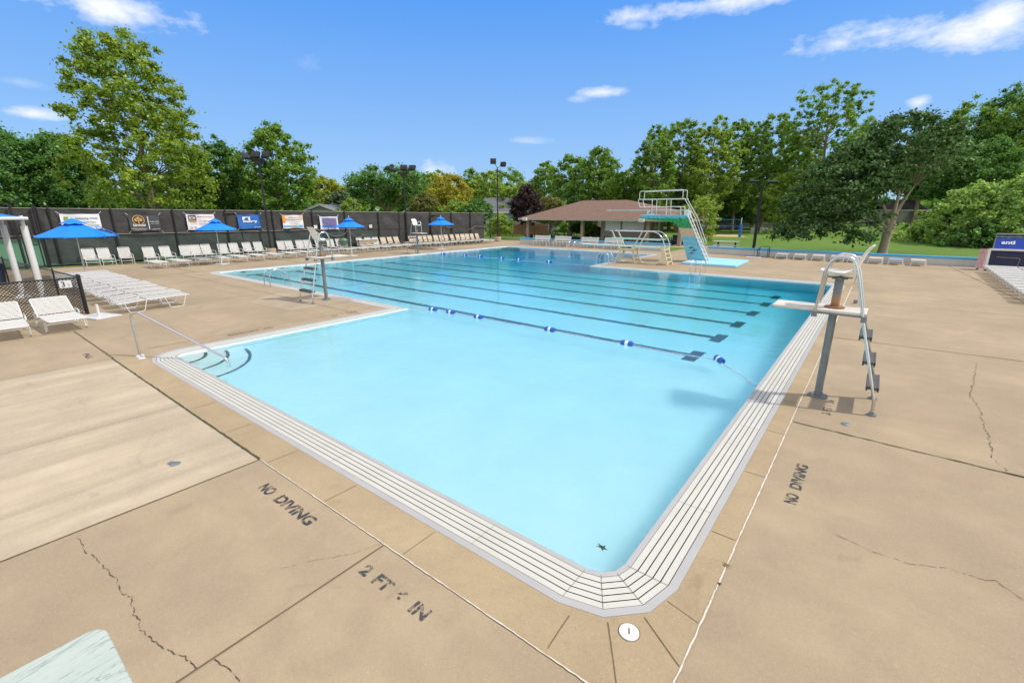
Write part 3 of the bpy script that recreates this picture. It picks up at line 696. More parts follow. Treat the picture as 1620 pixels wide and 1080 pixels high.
m = MB(); m.cbox((0, 0, .03), (.9, .6, .05)); obj('base_plate', m, M_white, t, bevel=.006); m = MB(); m.cyl((0, 0, .05), (0, 0, .8), .025, seg=10); obj('pole', m, M_galv, t, smooth=True)

# ------------------------------------------------------------------ lifeguard chairs (seat faces +X, pole at the origin)
def make_guard(label, loc, rz, rust=True):
    t = thing('lifeguard_chair', label, 'lifeguard chair', loc, rz, 'lifeguard chairs around the pool')
    m = MB(); m.cyl((0, 0, .02), (0, 0, 1.5), .058, seg=18); po = obj('post', m, M_galv, t, smooth=True)
    m = MB(); m.cyl((0, 0, 0), (0, 0, .025), .15, seg=20); 
    for k in range(6): a = k * 1.047; m.cyl((math.cos(a) * .115, math.sin(a) * .115, .02), (math.cos(a) * .115, math.sin(a) * .115, .045), .014, seg=6)
    obj('base_flange', m, M_galv, po, smooth=True)
    m = MB(); m.box(-.44, .86, -.28, .28, 1.505, 1.55); obj('platform', m, M_wood_w, t, bevel=.012)
    m = MB(); m.box(-.42, .3, -.27, -.245, 1.475, 1.504); m.box(-.42, .3, .245, .27, 1.475, 1.504); obj('platform_rail', m, M_galv, t)
    m = MB(); m.cyl((0, 0, 1.55), (0, 0, 1.575), .14, seg=18); m.cyl((0, 0, 1.575), (0, 0, 2.02), .062, seg=18); m.cyl((0, 0, 2.02), (0, 0, 2.035), .11, seg=16); obj('seat_post', m, M_rust if rust else M_galv, t, smooth=True)
    m = MB(); m.cbox((0, 0, 2.045), (.34, .05, .02)); m.cbox((0, 0, 2.045), (.05, .36, .02)); obj('seat_bracket', m, M_rust, t)
    # moulded shell seat
    prof = [(.30, 2.095), (.22, 2.105), (.08, 2.085), (-.06, 2.07), (-.15, 2.10), (-.205, 2.18), (-.235, 2.29), (-.27, 2.40), (-.315, 2.51), (-.37, 2.575)]
    sx = MB(); nn = 11
    for i, (x, z) in enumerate(prof):
        hw = .225 - .02 * math.cos(i) * 0 - (.03 if i in (0, 9) else 0); u = i / 9
        for j in range(nn):
            v = (j / (nn - 1)) * 2 - 1; rise = .07 * abs(v) ** 2.5 * (1 - max(0, u - .55) * 1.2)
            sx.v.append((x + (rise * .9 if i >= 5 else 0), v * hw, z + (rise if i < 6 else 0)))
    for i in range(9):
        for j in range(nn - 1): a = i * nn + j; sx.f.append((a, a + 1, a + nn + 1, a + nn)); sx.m.append(0)
    so = obj('seat', sx, M_shell, t, smooth=80); so.modifiers.new('thickness', 'SOLIDIFY').thickness = .012; ss = so.modifiers.new('smooth', 'SUBSURF'); ss.levels = 1; ss.render_levels = 1
    # side rails: ladder legs rising into arm loops
    for s in (-1, 1):
        y = s * .29; yb = s * .42
        m = MB(); m.tube(bend([(-.75, yb, .03), (-.75, yb, .22), (-.40, y, 1.46), (-.24, y, 2.12), (-.14, y, 2.39), (.10, y, 2.40), (.19, y, 2.18), (.24, y, 1.5), (.24, y, 1.44)], .16, 5), .023, 12); obj('rail', m, M_steel, t, smooth=80)
        m = MB(); m.cyl((-.75, yb, 0), (-.75, yb, .02), .065, seg=14); m.cyl((-.75, yb, .02), (-.75, yb, .06), .033, seg=12); obj('foot_plate', m, M_galv, t, smooth=True)
        m = MB(); m.cbox((-.41, y, 1.46), (.075, .08, .09)); obj('clamp', m, M_galv, t, bevel=.006); m = MB(); m.cbox((.24, y, 1.47), (.075, .08, .09)); obj('clamp', m, M_galv, t, bevel=.006)
    for k, z in enumerate((.42, .80, 1.18)):
        x = -.75 + (z - .22) / 1.24 * .35; hw = .415 - (z - .22) / 1.24 * .13
        m = MB(); m.cbox((x + .0, 0, z), (.16, 2 * hw, .045)); m.cbox((x - .07, 0, z - .01), (.025, 2 * hw, .075)); m.cbox((x + .07, 0, z - .01), (.025, 2 * hw, .075)); obj('rung', m, M_rubber, t, bevel=.006)
    return t
M_shell = mat('white_moulded_seat', (.78, .77, .72), .35, var=.04)
tt = NT('weathered_platform'); n1 = tt.noise(3, 7, .7, sc3=(.4, 3, 1)); n2 = tt.noise(14, 5, .7)
c = tt.mix(tt.ramp(n1, [(.4, (0, 0, 0)), (.65, (1, 1, 1))]), (.66, .64, .58, 1), (.48, .44, .38, 1)); M_wood_w = tt.set(Base_Color=tt.mix(tt.math('MULTIPLY', n2, .35), c, (.4, .36, .3, 1)), Roughness=.85)
gR = make_guard('tall white seated lifeguard chair standing nearest at the right of the pool', (-.41, 9.1, 0), R(180))
gM = dup(gR, (-15.5, 8.9, 0), R(90), 'lifeguard chair with rusty post on the deck point left of the lanes')
gF = dup(gR, (-27.95, 24.0, 0), R(0), 'small distant lifeguard chair on the far edge in front of the fence')
# the stand the picture is taken beside: only the tip of its platform shows
t = thing('standing_platform', 'pale green weathered board platform tip at the bottom left corner', 'platform', (-1.83, -1.2, 0), R(90))
tt = NT('pale_green_board'); n1 = tt.noise(2.2, 6, .6, sc3=(.5, 3.2, 1), dist=2.5)
c = tt.mix(tt.noise(5, 6, .7), (.34, .42, .37, 1), (.46, .50, .45, 1)); c = tt.mix(tt.ramp(n1, [(.485, (0, 0, 0)), (.50, (1, 1, 1)), (.515, (0, 0, 0))]), c, (.15, .2, .18, 1))
tt.bump(n1, .3, .01); M_gboard = tt.set(Base_Color=c, Roughness=.8)
m = MB(); x1, hw = 1.35, .27; rr = .06; pts = [(-.7, -hw), (x1 - rr, -hw)] + [(x1 - rr + math.sin(R(a)) * rr, -hw + rr - math.cos(R(a)) * rr) for a in range(15, 91, 15)] + [(x1 - rr + math.cos(R(a)) * rr, hw - rr + math.sin(R(a)) * rr) for a in range(0, 91, 15)] + [(-.7, hw)]
m.prism(pts, 1.49, 1.54); obj('platform', m, M_gboard, t, bevel=.008)
m = MB(); m.cyl((0, 0, 0), (0, 0, 1.49), .075, seg=16); obj('post', m, M_galv, t, smooth=True)
m = MB(); m.box(-.7, 1.1, -.29, -.272, 1.44, 1.5); m.box(-.7, 1.1, .272, .29, 1.44, 1.5); obj('side_rail', m, M_galv, t)

# ------------------------------------------------------------------ handrail, pool ladders, float lines, deck fittings
t = thing('stair_handrail', 'single bent stainless handrail leading down the corner steps', 'handrail', (0, 0, 0))
m = MB(); P0 = Vector((-12.45, 2.61, 0)); D = Vector((1.95, 1.03, 0)).normalized()
q = lambda d, z: P0 + D * d + Vector((0, 0, z))
m.tube(bend([q(0, 0), q(-.02, .93), q(.16, 1.0), q(2.2, .06), q(2.22, -.5)], .13, 6), .024, 12); obj('rail', m, M_steel, t, smooth=80)
for z, dd in ((0, 0),): m = MB(); m.lathe([(.0, .035), (.05, .035), (.075, .012), (.08, .0)], P0); obj('escutcheon', m, M_white, t, smooth=True)
tag(obj('anchor_cover', MB().lathe([(.0, .02), (.055, .018), (.07, .002)], (-12.2, 2.58, .004)), M_white, smooth=True), 'small white anchor cover lying beside the handrail foot', 'deck fitting')
def make_ladder(label, loc, rz, big=1.0, cat='pool ladder'):
    t = thing('pool_ladder', label, cat, loc, rz, 'pool grab rails')      # water towards +X
    for s in (-1, 1):
        y = s * .25; m = MB()
        m.tube(bend([(-.25, y, 0), (-.22, y, .55 * big), (-.05, y, .72 * big), (.35, y, .70 * big), (.62, y, .42 * big), (.60, y, .05), (.60, y, -1.2)] if big > .9 else [(-.3, y, 0), (-.32, y, .62), (-.1, y, .78), (.2, y, .75), (.5, y, .35), (.55, y, -1.1)], .2, 5), .022, 10)
        obj('grab_rail', m, M_steel, t, smooth=80)
    for z in (-.3, -.6, -.9): m = MB(); m.cbox((.6, 0, z), (.1, .5, .03)); obj('tread', m, M_steel, t)
    return t
l1 = make_ladder('curved stainless pool ladder on the left bank near the middle lifeguard chair', (-20.3, 9.28, 0), R(90))
dup(l1, (-12.95, 26.0, 0), R(180), 'curved stainless pool ladder in front of the low diving board')
dup(l1, (-7.2, 25.05, 0), R(-90), 'slim pool ladder rails in front of the blue tower pad')
dup(l1, (-20.4, 34.75, 0), R(-90), 'distant pool ladder in front of the white benches')
M_rope = mat('blue_white_rope', (.7, .72, .75), .7, scale=38, col2=(.12, .2, .5), detail=0)
M_float_b = mat('blue_float', (.01, .09, .42), .3, var=.1); M_float_w = mat('white_float', (.8, .8, .8), .35)
def float_line(label, pts, floats, r=.012, fs=1.0):
    t = thing('float_line', label, 'float line', (0, 0, 0)); m = MB(); m.tube([(x, y, z) for x, y, z in pts], r, 6); obj('rope', m, M_rope, t)
    for (x, y), nxt in floats:
        d = math.atan2(nxt[1] - y, nxt[0] - x); mt = Matrix.Translation((x, y, .0)) @ Matrix.Rotation(d, 4, 'Z') @ Matrix.Rotation(R(90), 4, 'Y')
        prof = [(.02, -.15), (.06, -.148), (.078, -.12), (.078, -.045), (.072, -.04), (.072, .04), (.078, .045), (.078, .12), (.06, .148), (.02, .15)]
        m = MB(); m.lathe([(a * fs, b * fs) for a, b in prof[:5]], seg=16); m.lathe([(a * fs, b * fs) for a, b in prof[5:]], seg=16); m.lathe([(a * fs, b * fs) for a, b in prof[4:6]], seg=16, mi=1); m.xf(mt)
        obj('float', m, [M_float_b, M_float_w], t, smooth=True)
fl = [W(*p) for p in [(685, 489.5), (713, 494), (757, 501.5), (870, 521.5), (992, 543.5), (1138, 569)]]
ends = [(-12.0, 9.72)] + fl + [(-1.34, 9.0)]
pts = []
for (x0, y0), (x1, y1) in zip(ends, ends[1:]):
    for k in range(6): u = k / 6; pts.append((x0 + (x1 - x0) * u, y0 + (y1 - y0) * u + .03 * math.sin(k + x0), -.018))
pts.append((-1.3, 9.0, -.01))
float_line('blue and white float rope crossing the shallow end of the pool', pts, [(fl[i], fl[min(i + 1, 5)] if i < 5 else (-1.3, 9.0)) for i in range(6)])
fl = [W(*p) for p in [(701, 401.5), (736, 404), (760, 406), (794, 408.8), (821, 411), (869, 414.5)]]
ends = [(-27.3, 24.3)] + fl + [(-13.4, 25.0)]
float_line('distant float rope of six blue floats before the diving well', [(x, y, -.02) for x, y in ends], [(fl[i], ends[i + 2]) for i in range(6)], .010, 1.25)
t = thing('skimmer_lid', 'round white slotted skimmer lid at the near pool corner', 'skimmer lid', (*W(995, 1000), .004), R(25))
m = MB(); m.lathe([(.0, .010), (.068, .010), (.073, .007), (.075, .0)], seg=32); obj('lid', m, M_shell, t, smooth=True)
m = MB(); m.cyl((0, -.02, .0105), (0, -.02, .0125), .007, seg=10); m.cbox((0, 0, .0115), (.014, .04, .002)); m.cyl((0, .02, .0105), (0, .02, .0125), .007, seg=10); obj('slot', m, mat('slot_brown', (.25, .2, .15), .8), t)
m = MB(); m.lathe([(.077, .0), (.08, .003), (.083, .0)], seg=32); obj('rim', m, M_joint, t)
for (px, py), lb, rz, ob in [((277, 734), 'small oval steel deck plate on the pale slab', 20, 1), ((1338, 671), 'small round drain cover in front of the right lifeguard chair', 0, 0), ((1353, 480), 'small steel socket beyond the right lifeguard chair', 0, 2)]:
    x, y = W(px, py)
    if ob == 2: m = MB(); m.cyl((0, 0, 0), (0, 0, .12), .06, seg=14)
    else: m = MB(); m.lathe([(0, .008), (.05, .008), (.062, .0)], seg=20)
    if ob == 1: m.cbox((-.06, 0, .006), (.07, .06, .008))
    o = tag(obj('deck_fitting', m, M_galv, smooth=True), lb, 'deck fitting'); o.location = (x, y, .006); o.rotation_euler = (0, 0, R(rz))
def leaf_bit(px, py, lb, z, col, s=.09):
    x, y = W(px, py); m = MB(); rnd = random.Random(int(px)); n = 10; pts = []
    for k in range(n): a = 2 * math.pi * k / n; r = s * (1 if k % 2 == 0 else .35) * rnd.uniform(.7, 1.1); pts.append((r * math.cos(a), r * math.sin(a) * .6, .012 * rnd.random()))
    m.add([(0, 0, .015)] + pts, [(0, 1 + k, 1 + (k + 1) % n) for k in range(n)]); o = tag(obj('fallen_leaf', m, mat('dry_leaf', col, .8, var=.4)), lb, 'leaf'); o.location = (x, y, z)
leaf_bit(953, 862, 'dark fallen leaf floating near the shallow corner of the water', -.028, (.03, .05, .02))
leaf_bit(1149, 895, 'small brown weed growing in the right hand caulk joint', .01, (.18, .13, .04), .05)
leaf_bit(1138, 925, 'dark weed tuft in the caulk joint nearer the camera', .01, (.04, .04, .02), .03)

# ------------------------------------------------------------------ diving tower, low board, pad
m = MB(); pp = [W(*p) for p in [(1077.8, 418), (1164, 424), (1184.7, 415), (1112, 409.5)]]; m.prism(pp, .0, .14)
M_pad = mat('pale_blue_paint', (.30, .60, .78), .6, var=.06, scale=2)
tag(obj('blue_slab', m, M_pad, bevel=.03), 'raised pale blue concrete pad under the diving tower', 'concrete pad')
TX, TY = -9.2, 30.9
t = thing('diving_tower', 'tall concrete diving tower painted with green hills beach and sea', 'diving tower', (TX, TY, 0), 0)
xz = lambda px, py: None
def xat(px, z, y=TY - .45):              # x on the tower's front plane seen in photo column px
    lo, hi = -30.0, 5.0
    for _ in range(40):
        mm = (lo + hi) / 2
        if proj(mm, y, z)[0] < px: lo = mm
        else: hi = mm
    return mm - TX
def pt(px, py):                          # point of the front plane y = TY-.45 seen at a photo pixel
    r = ray(px, py); k = (TY - .45) / r.y; return (r.x * k - TX, r.z * k + CAM_H)
PX = lambda zx, zy: pt(1000 + zx / 7.714, 290 + zy / 7.714)
outline = [PX(105, 395), PX(105, 432), PX(200, 440), PX(320, 455), PX(430, 468), PX(505, 485), PX(548, 515), PX(572, 560), PX(600, 660), PX(672, 955), PX(880, 965), PX(800, 730), PX(720, 520), PX(668, 395)]
zb = .14
outline = [(x, max(z, zb) if z > .3 else zb) for x, z in outline]
tt = NT('painted_mural'); sp = tt.node('ShaderNodeSeparateXYZ', {0: tt.tc.outputs['Object']}); z = sp.outputs[2]
nz = tt.noise(2.2, 5, .6); nn = tt.noise(7, 6, .7, dist=1.5); n3 = tt.noise(3, 4, .6, sc3=(.6, 1, 3.5)); nx = tt.noise(3.5, 5, .7)
zw = tt.math('ADD', z, tt.math('MULTIPLY', tt.math('SUBTRACT', nz, .5), .28))
green = tt.mix(tt.ramp(tt.noise(6, 5, .7, sc3=(2.2, 1, .55), dist=1), [(.4, (0, 0, 0)), (.6, (1, 1, 1))]), (.008, .11, .035, 1), (.04, .40, .12, 1))
green = tt.mix(tt.ramp(nn, [(.62, (0, 0, 0)), (.7, (1, 1, 1))]), green, (.10, .45, .2, 1))
sea = tt.mix(tt.ramp(n3, [(.45, (0, 0, 0)), (.62, (1, 1, 1))]), (.13, .40, .52, 1), (.20, .50, .60, 1))
sand = tt.mix(tt.ramp(nn, [(.55, (0, 0, 0)), (.62, (1, 1, 1))]), (.52, .40, .26, 1), (.36, .2, .12, 1))
sandt = PX(590, 555)[1]; seat_ = PX(600, 650)[1]; topz = PX(300, 400)[1]
def step(v, e, wdd=.05): return tt.math('SMOOTH_MIN', tt.math('MAXIMUM', tt.math('MULTIPLY', tt.math('SUBTRACT', v, e), 1 / wdd), 0.0), 1.0, .1)
c = tt.mix(step(zw, seat_), sea, sand); c = tt.mix(step(zw, sandt), c, green)
ztop = tt.math('ADD', z, tt.math('MULTIPLY', tt.math('SUBTRACT', tt.noise(4, 5, .7), .5), .35)); c = tt.mix(step(ztop, topz - .13, .03), c, (.10, .50, .62, 1))
M_mural = tt.set(Base_Color=c, Roughness=.7)
m = MB(); n = len(outline); m.v = [(x, -.45, z) for x, z in outline] + [(x, .45, z) for x, z in outline]
m.f = [tuple(range(n)), tuple(reversed(range(n, 2 * n)))] + [(i, n + i, n + (i + 1) % n, (i + 1) % n) for i in range(n)]; m.m = [0] * len(m.f)
ped = obj('pedestal', m, M_mural, t, bevel=.02)
M_dolph = mat('dolphin_paint', (.04, .07, .09), .7)
for zx, zy, s in ((712, 782, 1), (750, 815, 1), (718, 852, -.7)):
    x, z = PX(zx, zy); dm = MB(); sh = [(-.2, -.04), (-.1, -.02), (.0, .02), (.06, .1), (.09, .03), (.18, .02), (.24, .06), (.22, -.02), (.1, -.05), (0, -.06)]
    dm.add([(x + a * .9, -.458, z + b * s) for a, b in sh], [tuple(range(len(sh)))]); obj('painted_dolphin', dm, M_dolph, t)
dz = outline[0][1]; xl = outline[0][0]; xr = outline[-1][0]
m = MB(); m.box(xl, xr, -.5, .5, dz, dz + .05); obj('deck', m, M_pad, t)
def rail_pair(name, path, r=.026, ys=(-.4, .4)):
    for y in ys:
        m = MB(); m.tube(bend([(x, y, z) for x, z in path], .08, 3), r, 8); obj(name, m, M_white, t, smooth=80)
Q = PX
rail_pair('top_rail', [Q(85, 195), Q(92, 100), Q(622, 78), Q(615, 178)])
rail_pair('guard_rail', [Q(636, 188), Q(68, 198), Q(90, 292), Q(590, 285), Q(590, 392)])
for zx in (243, 420):
    for y in (-.4, .4): m = MB(); a = Q(zx, 190); b = Q(zx - 8, 392); m.tube([(a[0], y, a[1]), (b[0], y, b[1])], .024, 8); obj('post', m, M_white, t, smooth=True)
rail_pair('post', [Q(640, 300), Q(636, 392)])
m = MB()
for y in (-.4, .4): pass
a = Q(68, 198); b = Q(90, 292); c0 = Q(92, 100)
# ladder
la, lb_ = Q(676, 395), Q(905, 958)
for y in (-.45, .05):
    m = MB(); m.beam((la[0], y, la[1] + .05), (lb_[0], y, .14), .05, .12, up=(0, 1, 0)); obj('ladder_stringer', m, M_white, t)
for k in range(11):
    u = (k + .5) / 11; x = la[0] + (lb_[0] - la[0]) * u; z = la[1] + (.14 - la[1]) * u; m = MB(); m.cbox((x, -.2, z), (.2, .46, .03)); obj('rung', m, M_white, t)
for y in (-.45, .05):
    g0, g1, g2 = Q(640, 185), Q(770, 420), Q(890, 740); m = MB(); m.tube(bend([(g0[0], y, g0[1]), (g1[0], y, g1[1]), (g2[0] - .05, y, g2[1]), (g2[0] - .2, y, g2[1] - .08)], .1, 3), .022, 8); obj('handrail', m, M_white, t, smooth=80)
bz = pt(1040, 332.5)[1]; bl = pt(958, 331.5)[0]; br = Q(650, 325)[0]
m = MB(); m.box(bl, br, -.24, .24, bz - .03, bz + .02); obj('diving_board', m, M_aqua, t, bevel=.01)
m = MB(); s0 = Q(170, 345); m.box(s0[0], s0[0] + .5, -.28, .28, dz + .05, dz + .12); m.cyl((s0[0] + .15, -.3, bz - .09), (s0[0] + .15, .3, bz - .09), .06); m.box(s0[0], s0[0] + .1, -.28, -.22, dz + .1, bz - .04); m.box(s0[0], s0[0] + .1, .22, .28, dz + .1, bz - .04); obj('fulcrum', m, M_white, t)
m = MB(); s1 = Q(655, 340); m.box(s1[0] - .15, s1[0] + .12, -.26, .26, dz + .05, bz - .03); obj('board_anchor', m, M_white, t)
# low board
LY = 27.85
t = thing('diving_board_stand', 'low pale green diving board on a cream stand with arched rails', 'diving board', (0, LY, 0), 0)
def lp(px, py, y=LY): r = ray(px, py); k = y / r.y; return (r.x * k, r.z * k + CAM_H)
LQ = lambda zx, zy, y=LY - .3: lp(900 + zx / 9, 350 + zy / 9, y)
b0 = LQ(185, 322, LY); b1 = LQ(1335, 375, LY)
m = MB(); m.box(b0[0], b1[0] + .1, -.25, .25, .98, 1.03); obj('board', m, M_aqua, t, bevel=.008)
sx = (LQ(740, 400)[0] + LQ(905, 400)[0]) / 2
m = MB(); m.box(sx - .55, sx + .55, -.38, .38, .74, .86); m.box(sx - .6, sx + .6, -.42, .42, .84, .88); obj('stand_box', m, M_cream, t, bevel=.02)
for x in (-.5, .5):
    for y in (-.36, .36):
        m = MB(); m.beam((sx + x * .85, y * .9, .76), (sx + x * 1.05, y, .35), .12, .1); m.beam((sx + x * 1.05, y, .37), (sx + x * 1.4, y * 1.15, 0), .11, .1); m.cbox((sx + x * 1.42, y * 1.15, .03), (.2, .14, .06)); obj('leg', m, M_cream, t, bevel=.015)
m = MB(); m.cbox((sx, -.4, .22), (.9, .05, .1)); m.cbox((sx, .4, .22), (.9, .05, .1)); obj('stand_brace', m, M_cream, t)
m = MB(); m.cyl((sx, -.32, .92), (sx, .32, .92), .06, seg=14); m.cbox((sx - .3, 0, .9), (.3, .2, .05)); obj('fulcrum', m, M_galv, t, smooth=True)
for y in (-.42, .42):
    yy = LY + y; c0, c1, c2, c3, c4, c5 = (LQ(610, 118, yy), LQ(1100, 118, yy), LQ(1240, 170, yy), LQ(1340, 380, yy), LQ(1250, 130, yy), LQ(1200, 120, yy)); xr = b1[0]
    m = MB(); tz = 1.93; m.tube([(sx - 1.15, y, tz), (sx + 1.6, y, tz + .01)] + [(sx + 1.6 + (xr - sx - 1.6 + .25) * math.sin(R(a)), y, 1.0 + (tz + .01 - 1.0) * math.cos(R(a))) for a in range(10, 91, 10)], .028, 10); obj('arched_rail', m, M_steel, t, smooth=80)
    m = MB(); m.tube([(sx - 1.4, y, 1.48), (xr - .02, y, 1.46)], .024, 8); obj('mid_rail', m, M_aqua, t, smooth=True)
    for s in (-1, 1):
        m = MB(); m.beam((sx + s * .42, y * .98, .86), (sx + s * 1.0, y * 1.0, 1.93), .06, .06); obj('strut', m, M_cream, t, bevel=.01)
xr = b1[0] + .1
m = MB(); 
for y in (-.42, .34):
    m = MB(); pr = [(xr - .15, 1.1), (xr + .1, 1.05), (xr + .45, 0.), (xr + .2, 0), (xr + .05, .35), (xr - .25, .12), (xr - .75, .1), (xr - .85, 0), (xr - .1, .0), (xr - .1, .3)]
    pr = [(xr - .1, 1.1), (xr + .12, 1.05), (xr + .48, 0.), (xr + .34, 0), (xr + .2, .22), (xr + .04, .12), (xr - .18, .1), (xr - .28, 0), (xr - .5, 0), (xr - .44, .1), (xr - .12, .26), (xr + .03, .6)]
    n = len(pr); m.v = [(x, y, z) for x, z in pr] + [(x, y + .07, z) for x, z in pr]; m.f = [tuple(range(n)), tuple(reversed(range(n, 2 * n)))] + [(i, n + i, n + (i + 1) % n, (i + 1) % n) for i in range(n)]; m.m = [0] * len(m.f)
    obj('ladder_side', m, M_cream, t)
for k in range(4): z = .18 + k * .24; m = MB(); m.cbox((xr + .40 - z * .33, 0, z), (.14, .76, .035)); obj('rung', m, M_cream, t)
M_dk = black('dark_board', (.12, .14, .14))

# ------------------------------------------------------------------ blue capped walls
def capwall(label, x0, x1, y=37.55, h=.5, block=1.2):
    t = thing('low_wall', label, 'wall', (0, y, 0), 0)
    m = MB(); x = x0
    while x < x1 - .05: e = min(x + block - .012, x1); m.box(x, e, 0, .22, 0, h); x += block
    m.box(x0 + .01, x1 - .01, .012, .208, 0, h - .005); obj('wall_block', m, M_wallw, t)
    m = MB(); m.box(x0 - .03, x1 + .03, -.05, .27, h, h + .11); obj('cap', m, M_cap, t, bevel=.02)
capwall('low white wall with blue cap behind the four white benches', -28.35, -13.3, 37.6, .52)
capwall('long low white wall with blue cap running to the blue goal', -10.35, 4.9, 37.75, .42)
capwall('low white wall with blue cap behind the parked right hand loungers', 5.0, 24, 37.75, .42)
def make_wbench(label, loc):
    t = thing('park_bench', label, 'bench', loc, 0, 'white benches in front of the low wall')
    m = MB()
    for k in range(3): m.cbox((0, -.3 + k * .13, .44), (1.75, .11, .03))
    obj('seat', m, M_strap, t)
    m = MB(); 
    for k in range(3): m.cbox((0, .12 + k * .035, .60 + k * .135), (1.75, .03, .12), rx=R(-14))
    obj('backrest', m, M_strap, t)
    for x in (-.72, 0, .72):
        m = MB(); m.beam((x, -.3, .42), (x, -.32, 0), .05, .05); m.beam((x, .05, .42), (x, .3, 0), .05, .05); m.beam((x, -.34, .41), (x, .12, .41), .05, .05); m.beam((x, .08, .42), (x, .22, .95), .05, .04); obj('leg', m, M_white, t)
    return t
wb = None
for px, lb in [(857, 'white slatted bench nearest the left end of the low wall'), (889, 'white slatted bench, second along the low wall from the left'), (932, 'white slatted bench partly behind the low diving board tip'), (970, 'white slatted bench half hidden by the low diving board stand')]:
    lo, hi = -30, 0
    for _ in range(40):
        mm = (lo + hi) / 2
        if proj(mm, 37.1, .6)[0] < px: lo = mm
        else: hi = mm
    if wb is None: wb = make_wbench(lb, (lo, 37.1, 0))
    else: dup(wb, (lo, 37.1, 0), 0, lb)
# ================================================================== FENCES
def colX(px, Y, z=0.0):
    r = ray(px, 336); lo, hi = -120.0, 80.0
    for _ in range(50):
        m = (lo + hi) / 2
        if proj(m, Y, z)[0] < px: lo = m
        else: hi = m
    return (lo + hi) / 2
M_screen = NT('black_windscreen'); t_ = M_screen
wv = t_.noise(1.6, 6, .65, dist=1.2); c = t_.mix(t_.ramp(wv, [(.3, (0, 0, 0)), (.75, (1, 1, 1))]), (.03, .029, .027, 1), (.062, .06, .056, 1)); t_.bump(wv, .7, .08); M_screen = t_.set(Base_Color=c, Roughness=.75)
t_ = NT('lower_windscreen'); wv = t_.noise(1.1, 6, .65, dist=1.5); c = t_.mix(t_.ramp(wv, [(.3, (0, 0, 0)), (.75, (1, 1, 1))]), (.025, .036, .031, 1), (.052, .07, .063, 1)); t_.bump(wv, .6, .08); M_screen2 = t_.set(Base_Color=c, Roughness=.7)
M_frail = mat('fence_rail_grey', (.20, .19, .17), .6, .3, var=.3, scale=8)
ftop = lambda y: 3.27 - (y - 4.8) * .0096
fence = thing('windscreen_fence', 'tall black fence covered in windscreen fabric behind the lounger row', 'fence', (0, 0, 0))
postY = [-6, -2.9, .2] + [colY(px, fenceX, 3.1) for px in (57, 76)] + [colY(px, fenceX, 3.15) for px in (174.6, 271.7, 355, 429, 492, 544, 597, 640, 680, 713, 743, 774)]
postY = sorted(postY)
for y in postY:
    m = MB(); m.cyl((fenceX(y) + .07, y, 0), (fenceX(y) + .07, y, ftop(y) + .05), .045, seg=8); m.cyl((fenceX(y) + .07, y, ftop(y) + .05), (fenceX(y) + .07, y, ftop(y) + .09), .045, .02, seg=8); obj('post', m, M_blackm, fence)
ya, yb = postY[0], postY[-1]
m = MB(); m.tube([(fenceX(y), y, ftop(y)) for y in (ya, yb)], .028, 6); obj('top_rail', m, M_frail, fence)
m = MB(); m.tube([(fenceX(y) + .03, y, 1.78 - (y - 4.8) * .004) for y in (ya, 8, 15, 22, 23.4)], .026, 6); obj('middle_rail', m, M_frail, fence)
def ripple(mb, y0, y1, z0f, z1f, off, amp, seed, nx=14, nz=8):
    b = len(mb.v); ph = seed * 1.7
    for i in range(nx + 1):
        y = y0 + (y1 - y0) * i / nx
        for k in range(nz + 1):
            v = k / nz; z = z0f(y) + (z1f(y) - z0f(y)) * v
            d = amp * (math.sin(y * 4.1 + ph + v * 3) * .5 + math.sin(y * 1.7 + v * 5 + ph * 2) * .6) * math.sin(math.pi * i / nx) * (.4 + math.sin(math.pi * v))
            mb.v.append((fenceX(y) + off + d, y, z))
    for i in range(nx):
        for k in range(nz): a = b + i * (nz + 1) + k; mb.f.append((a, a + nz + 1, a + nz + 2, a + 1)); mb.m.append(0)
for i, (y0, y1) in enumerate(zip(postY, postY[1:])):
    if y1 > 37.9 and i == len(postY) - 2: y1 = y0 + (y1 - y0) * .72
    right = y0 > 24
    m = MB(); ripple(m, y0, y1, lambda y: 1.62, lambda y: ftop(y) - .03, .0, .05, i)
    p = obj('windscreen', m, M_screen, fence, smooth=90)
    if y0 > 4.5:
        m = MB(); lo = (lambda y: .22 + .1 * math.sin(y * 2)) if not right else (lambda y: .06); ripple(m, y0, y1, lo, lambda y: 1.64, -.02, .05, i + 9)
        p = obj('lower_windscreen', m, M_screen if right else M_screen2, fence, smooth=90)
# frame pipes bolted to the fence
for pa, pb, zt in ((353, 378, 3.0), (679.5, 704.5, 2.78)):
    m = MB(); y0, y1 = colY(pa, fenceX, zt), colY(pb, fenceX, zt); X0 = fenceX(y0) + .12
    m.tube(bend([(X0, y0, zt), (X0, y1, zt), (X0, y1, 0)] if pa < 400 else [(X0, y0, 0), (X0, y0, zt), (X0, y1, zt), (X0, y1, 0)], .15), .045, 10); obj('gate_pipe', m, M_blackm, fence, smooth=True)
def droop(p0, p1, sag, name='loose_cable'):
    m = MB(); pts = []
    for k in range(13): u = k / 12; y = p0[0] + (p1[0] - p0[0]) * u; z = p0[1] + (p1[1] - p0[1]) * u - sag * 4 * u * (1 - u); pts.append((fenceX(y) + .09, y, z))
    m.tube(pts, .022, 5); obj(name, m, M_frail, fence)
def yz(px, py):                          # on the fence plane
    r = ray(px, py)
    # fence line: X = a + b*Y
    b_ = 4.4 / 33.2; a_ = -37.4 - 4.8 * b_ + .1; k = a_ / (r.x - b_ * r.y); return r.y * k, r.z * k + CAM_H
for a, b, s in (((512, 364), (552, 364), .5), ((552, 364), (576, 370), .4), ((683, 361), (704, 363), .7), ((706, 359), (716, 359), .05), ((742, 363), (752, 358), .05), ((752, 358), (773, 358), .02)):
    droop(yz(*a), yz(*b), s)
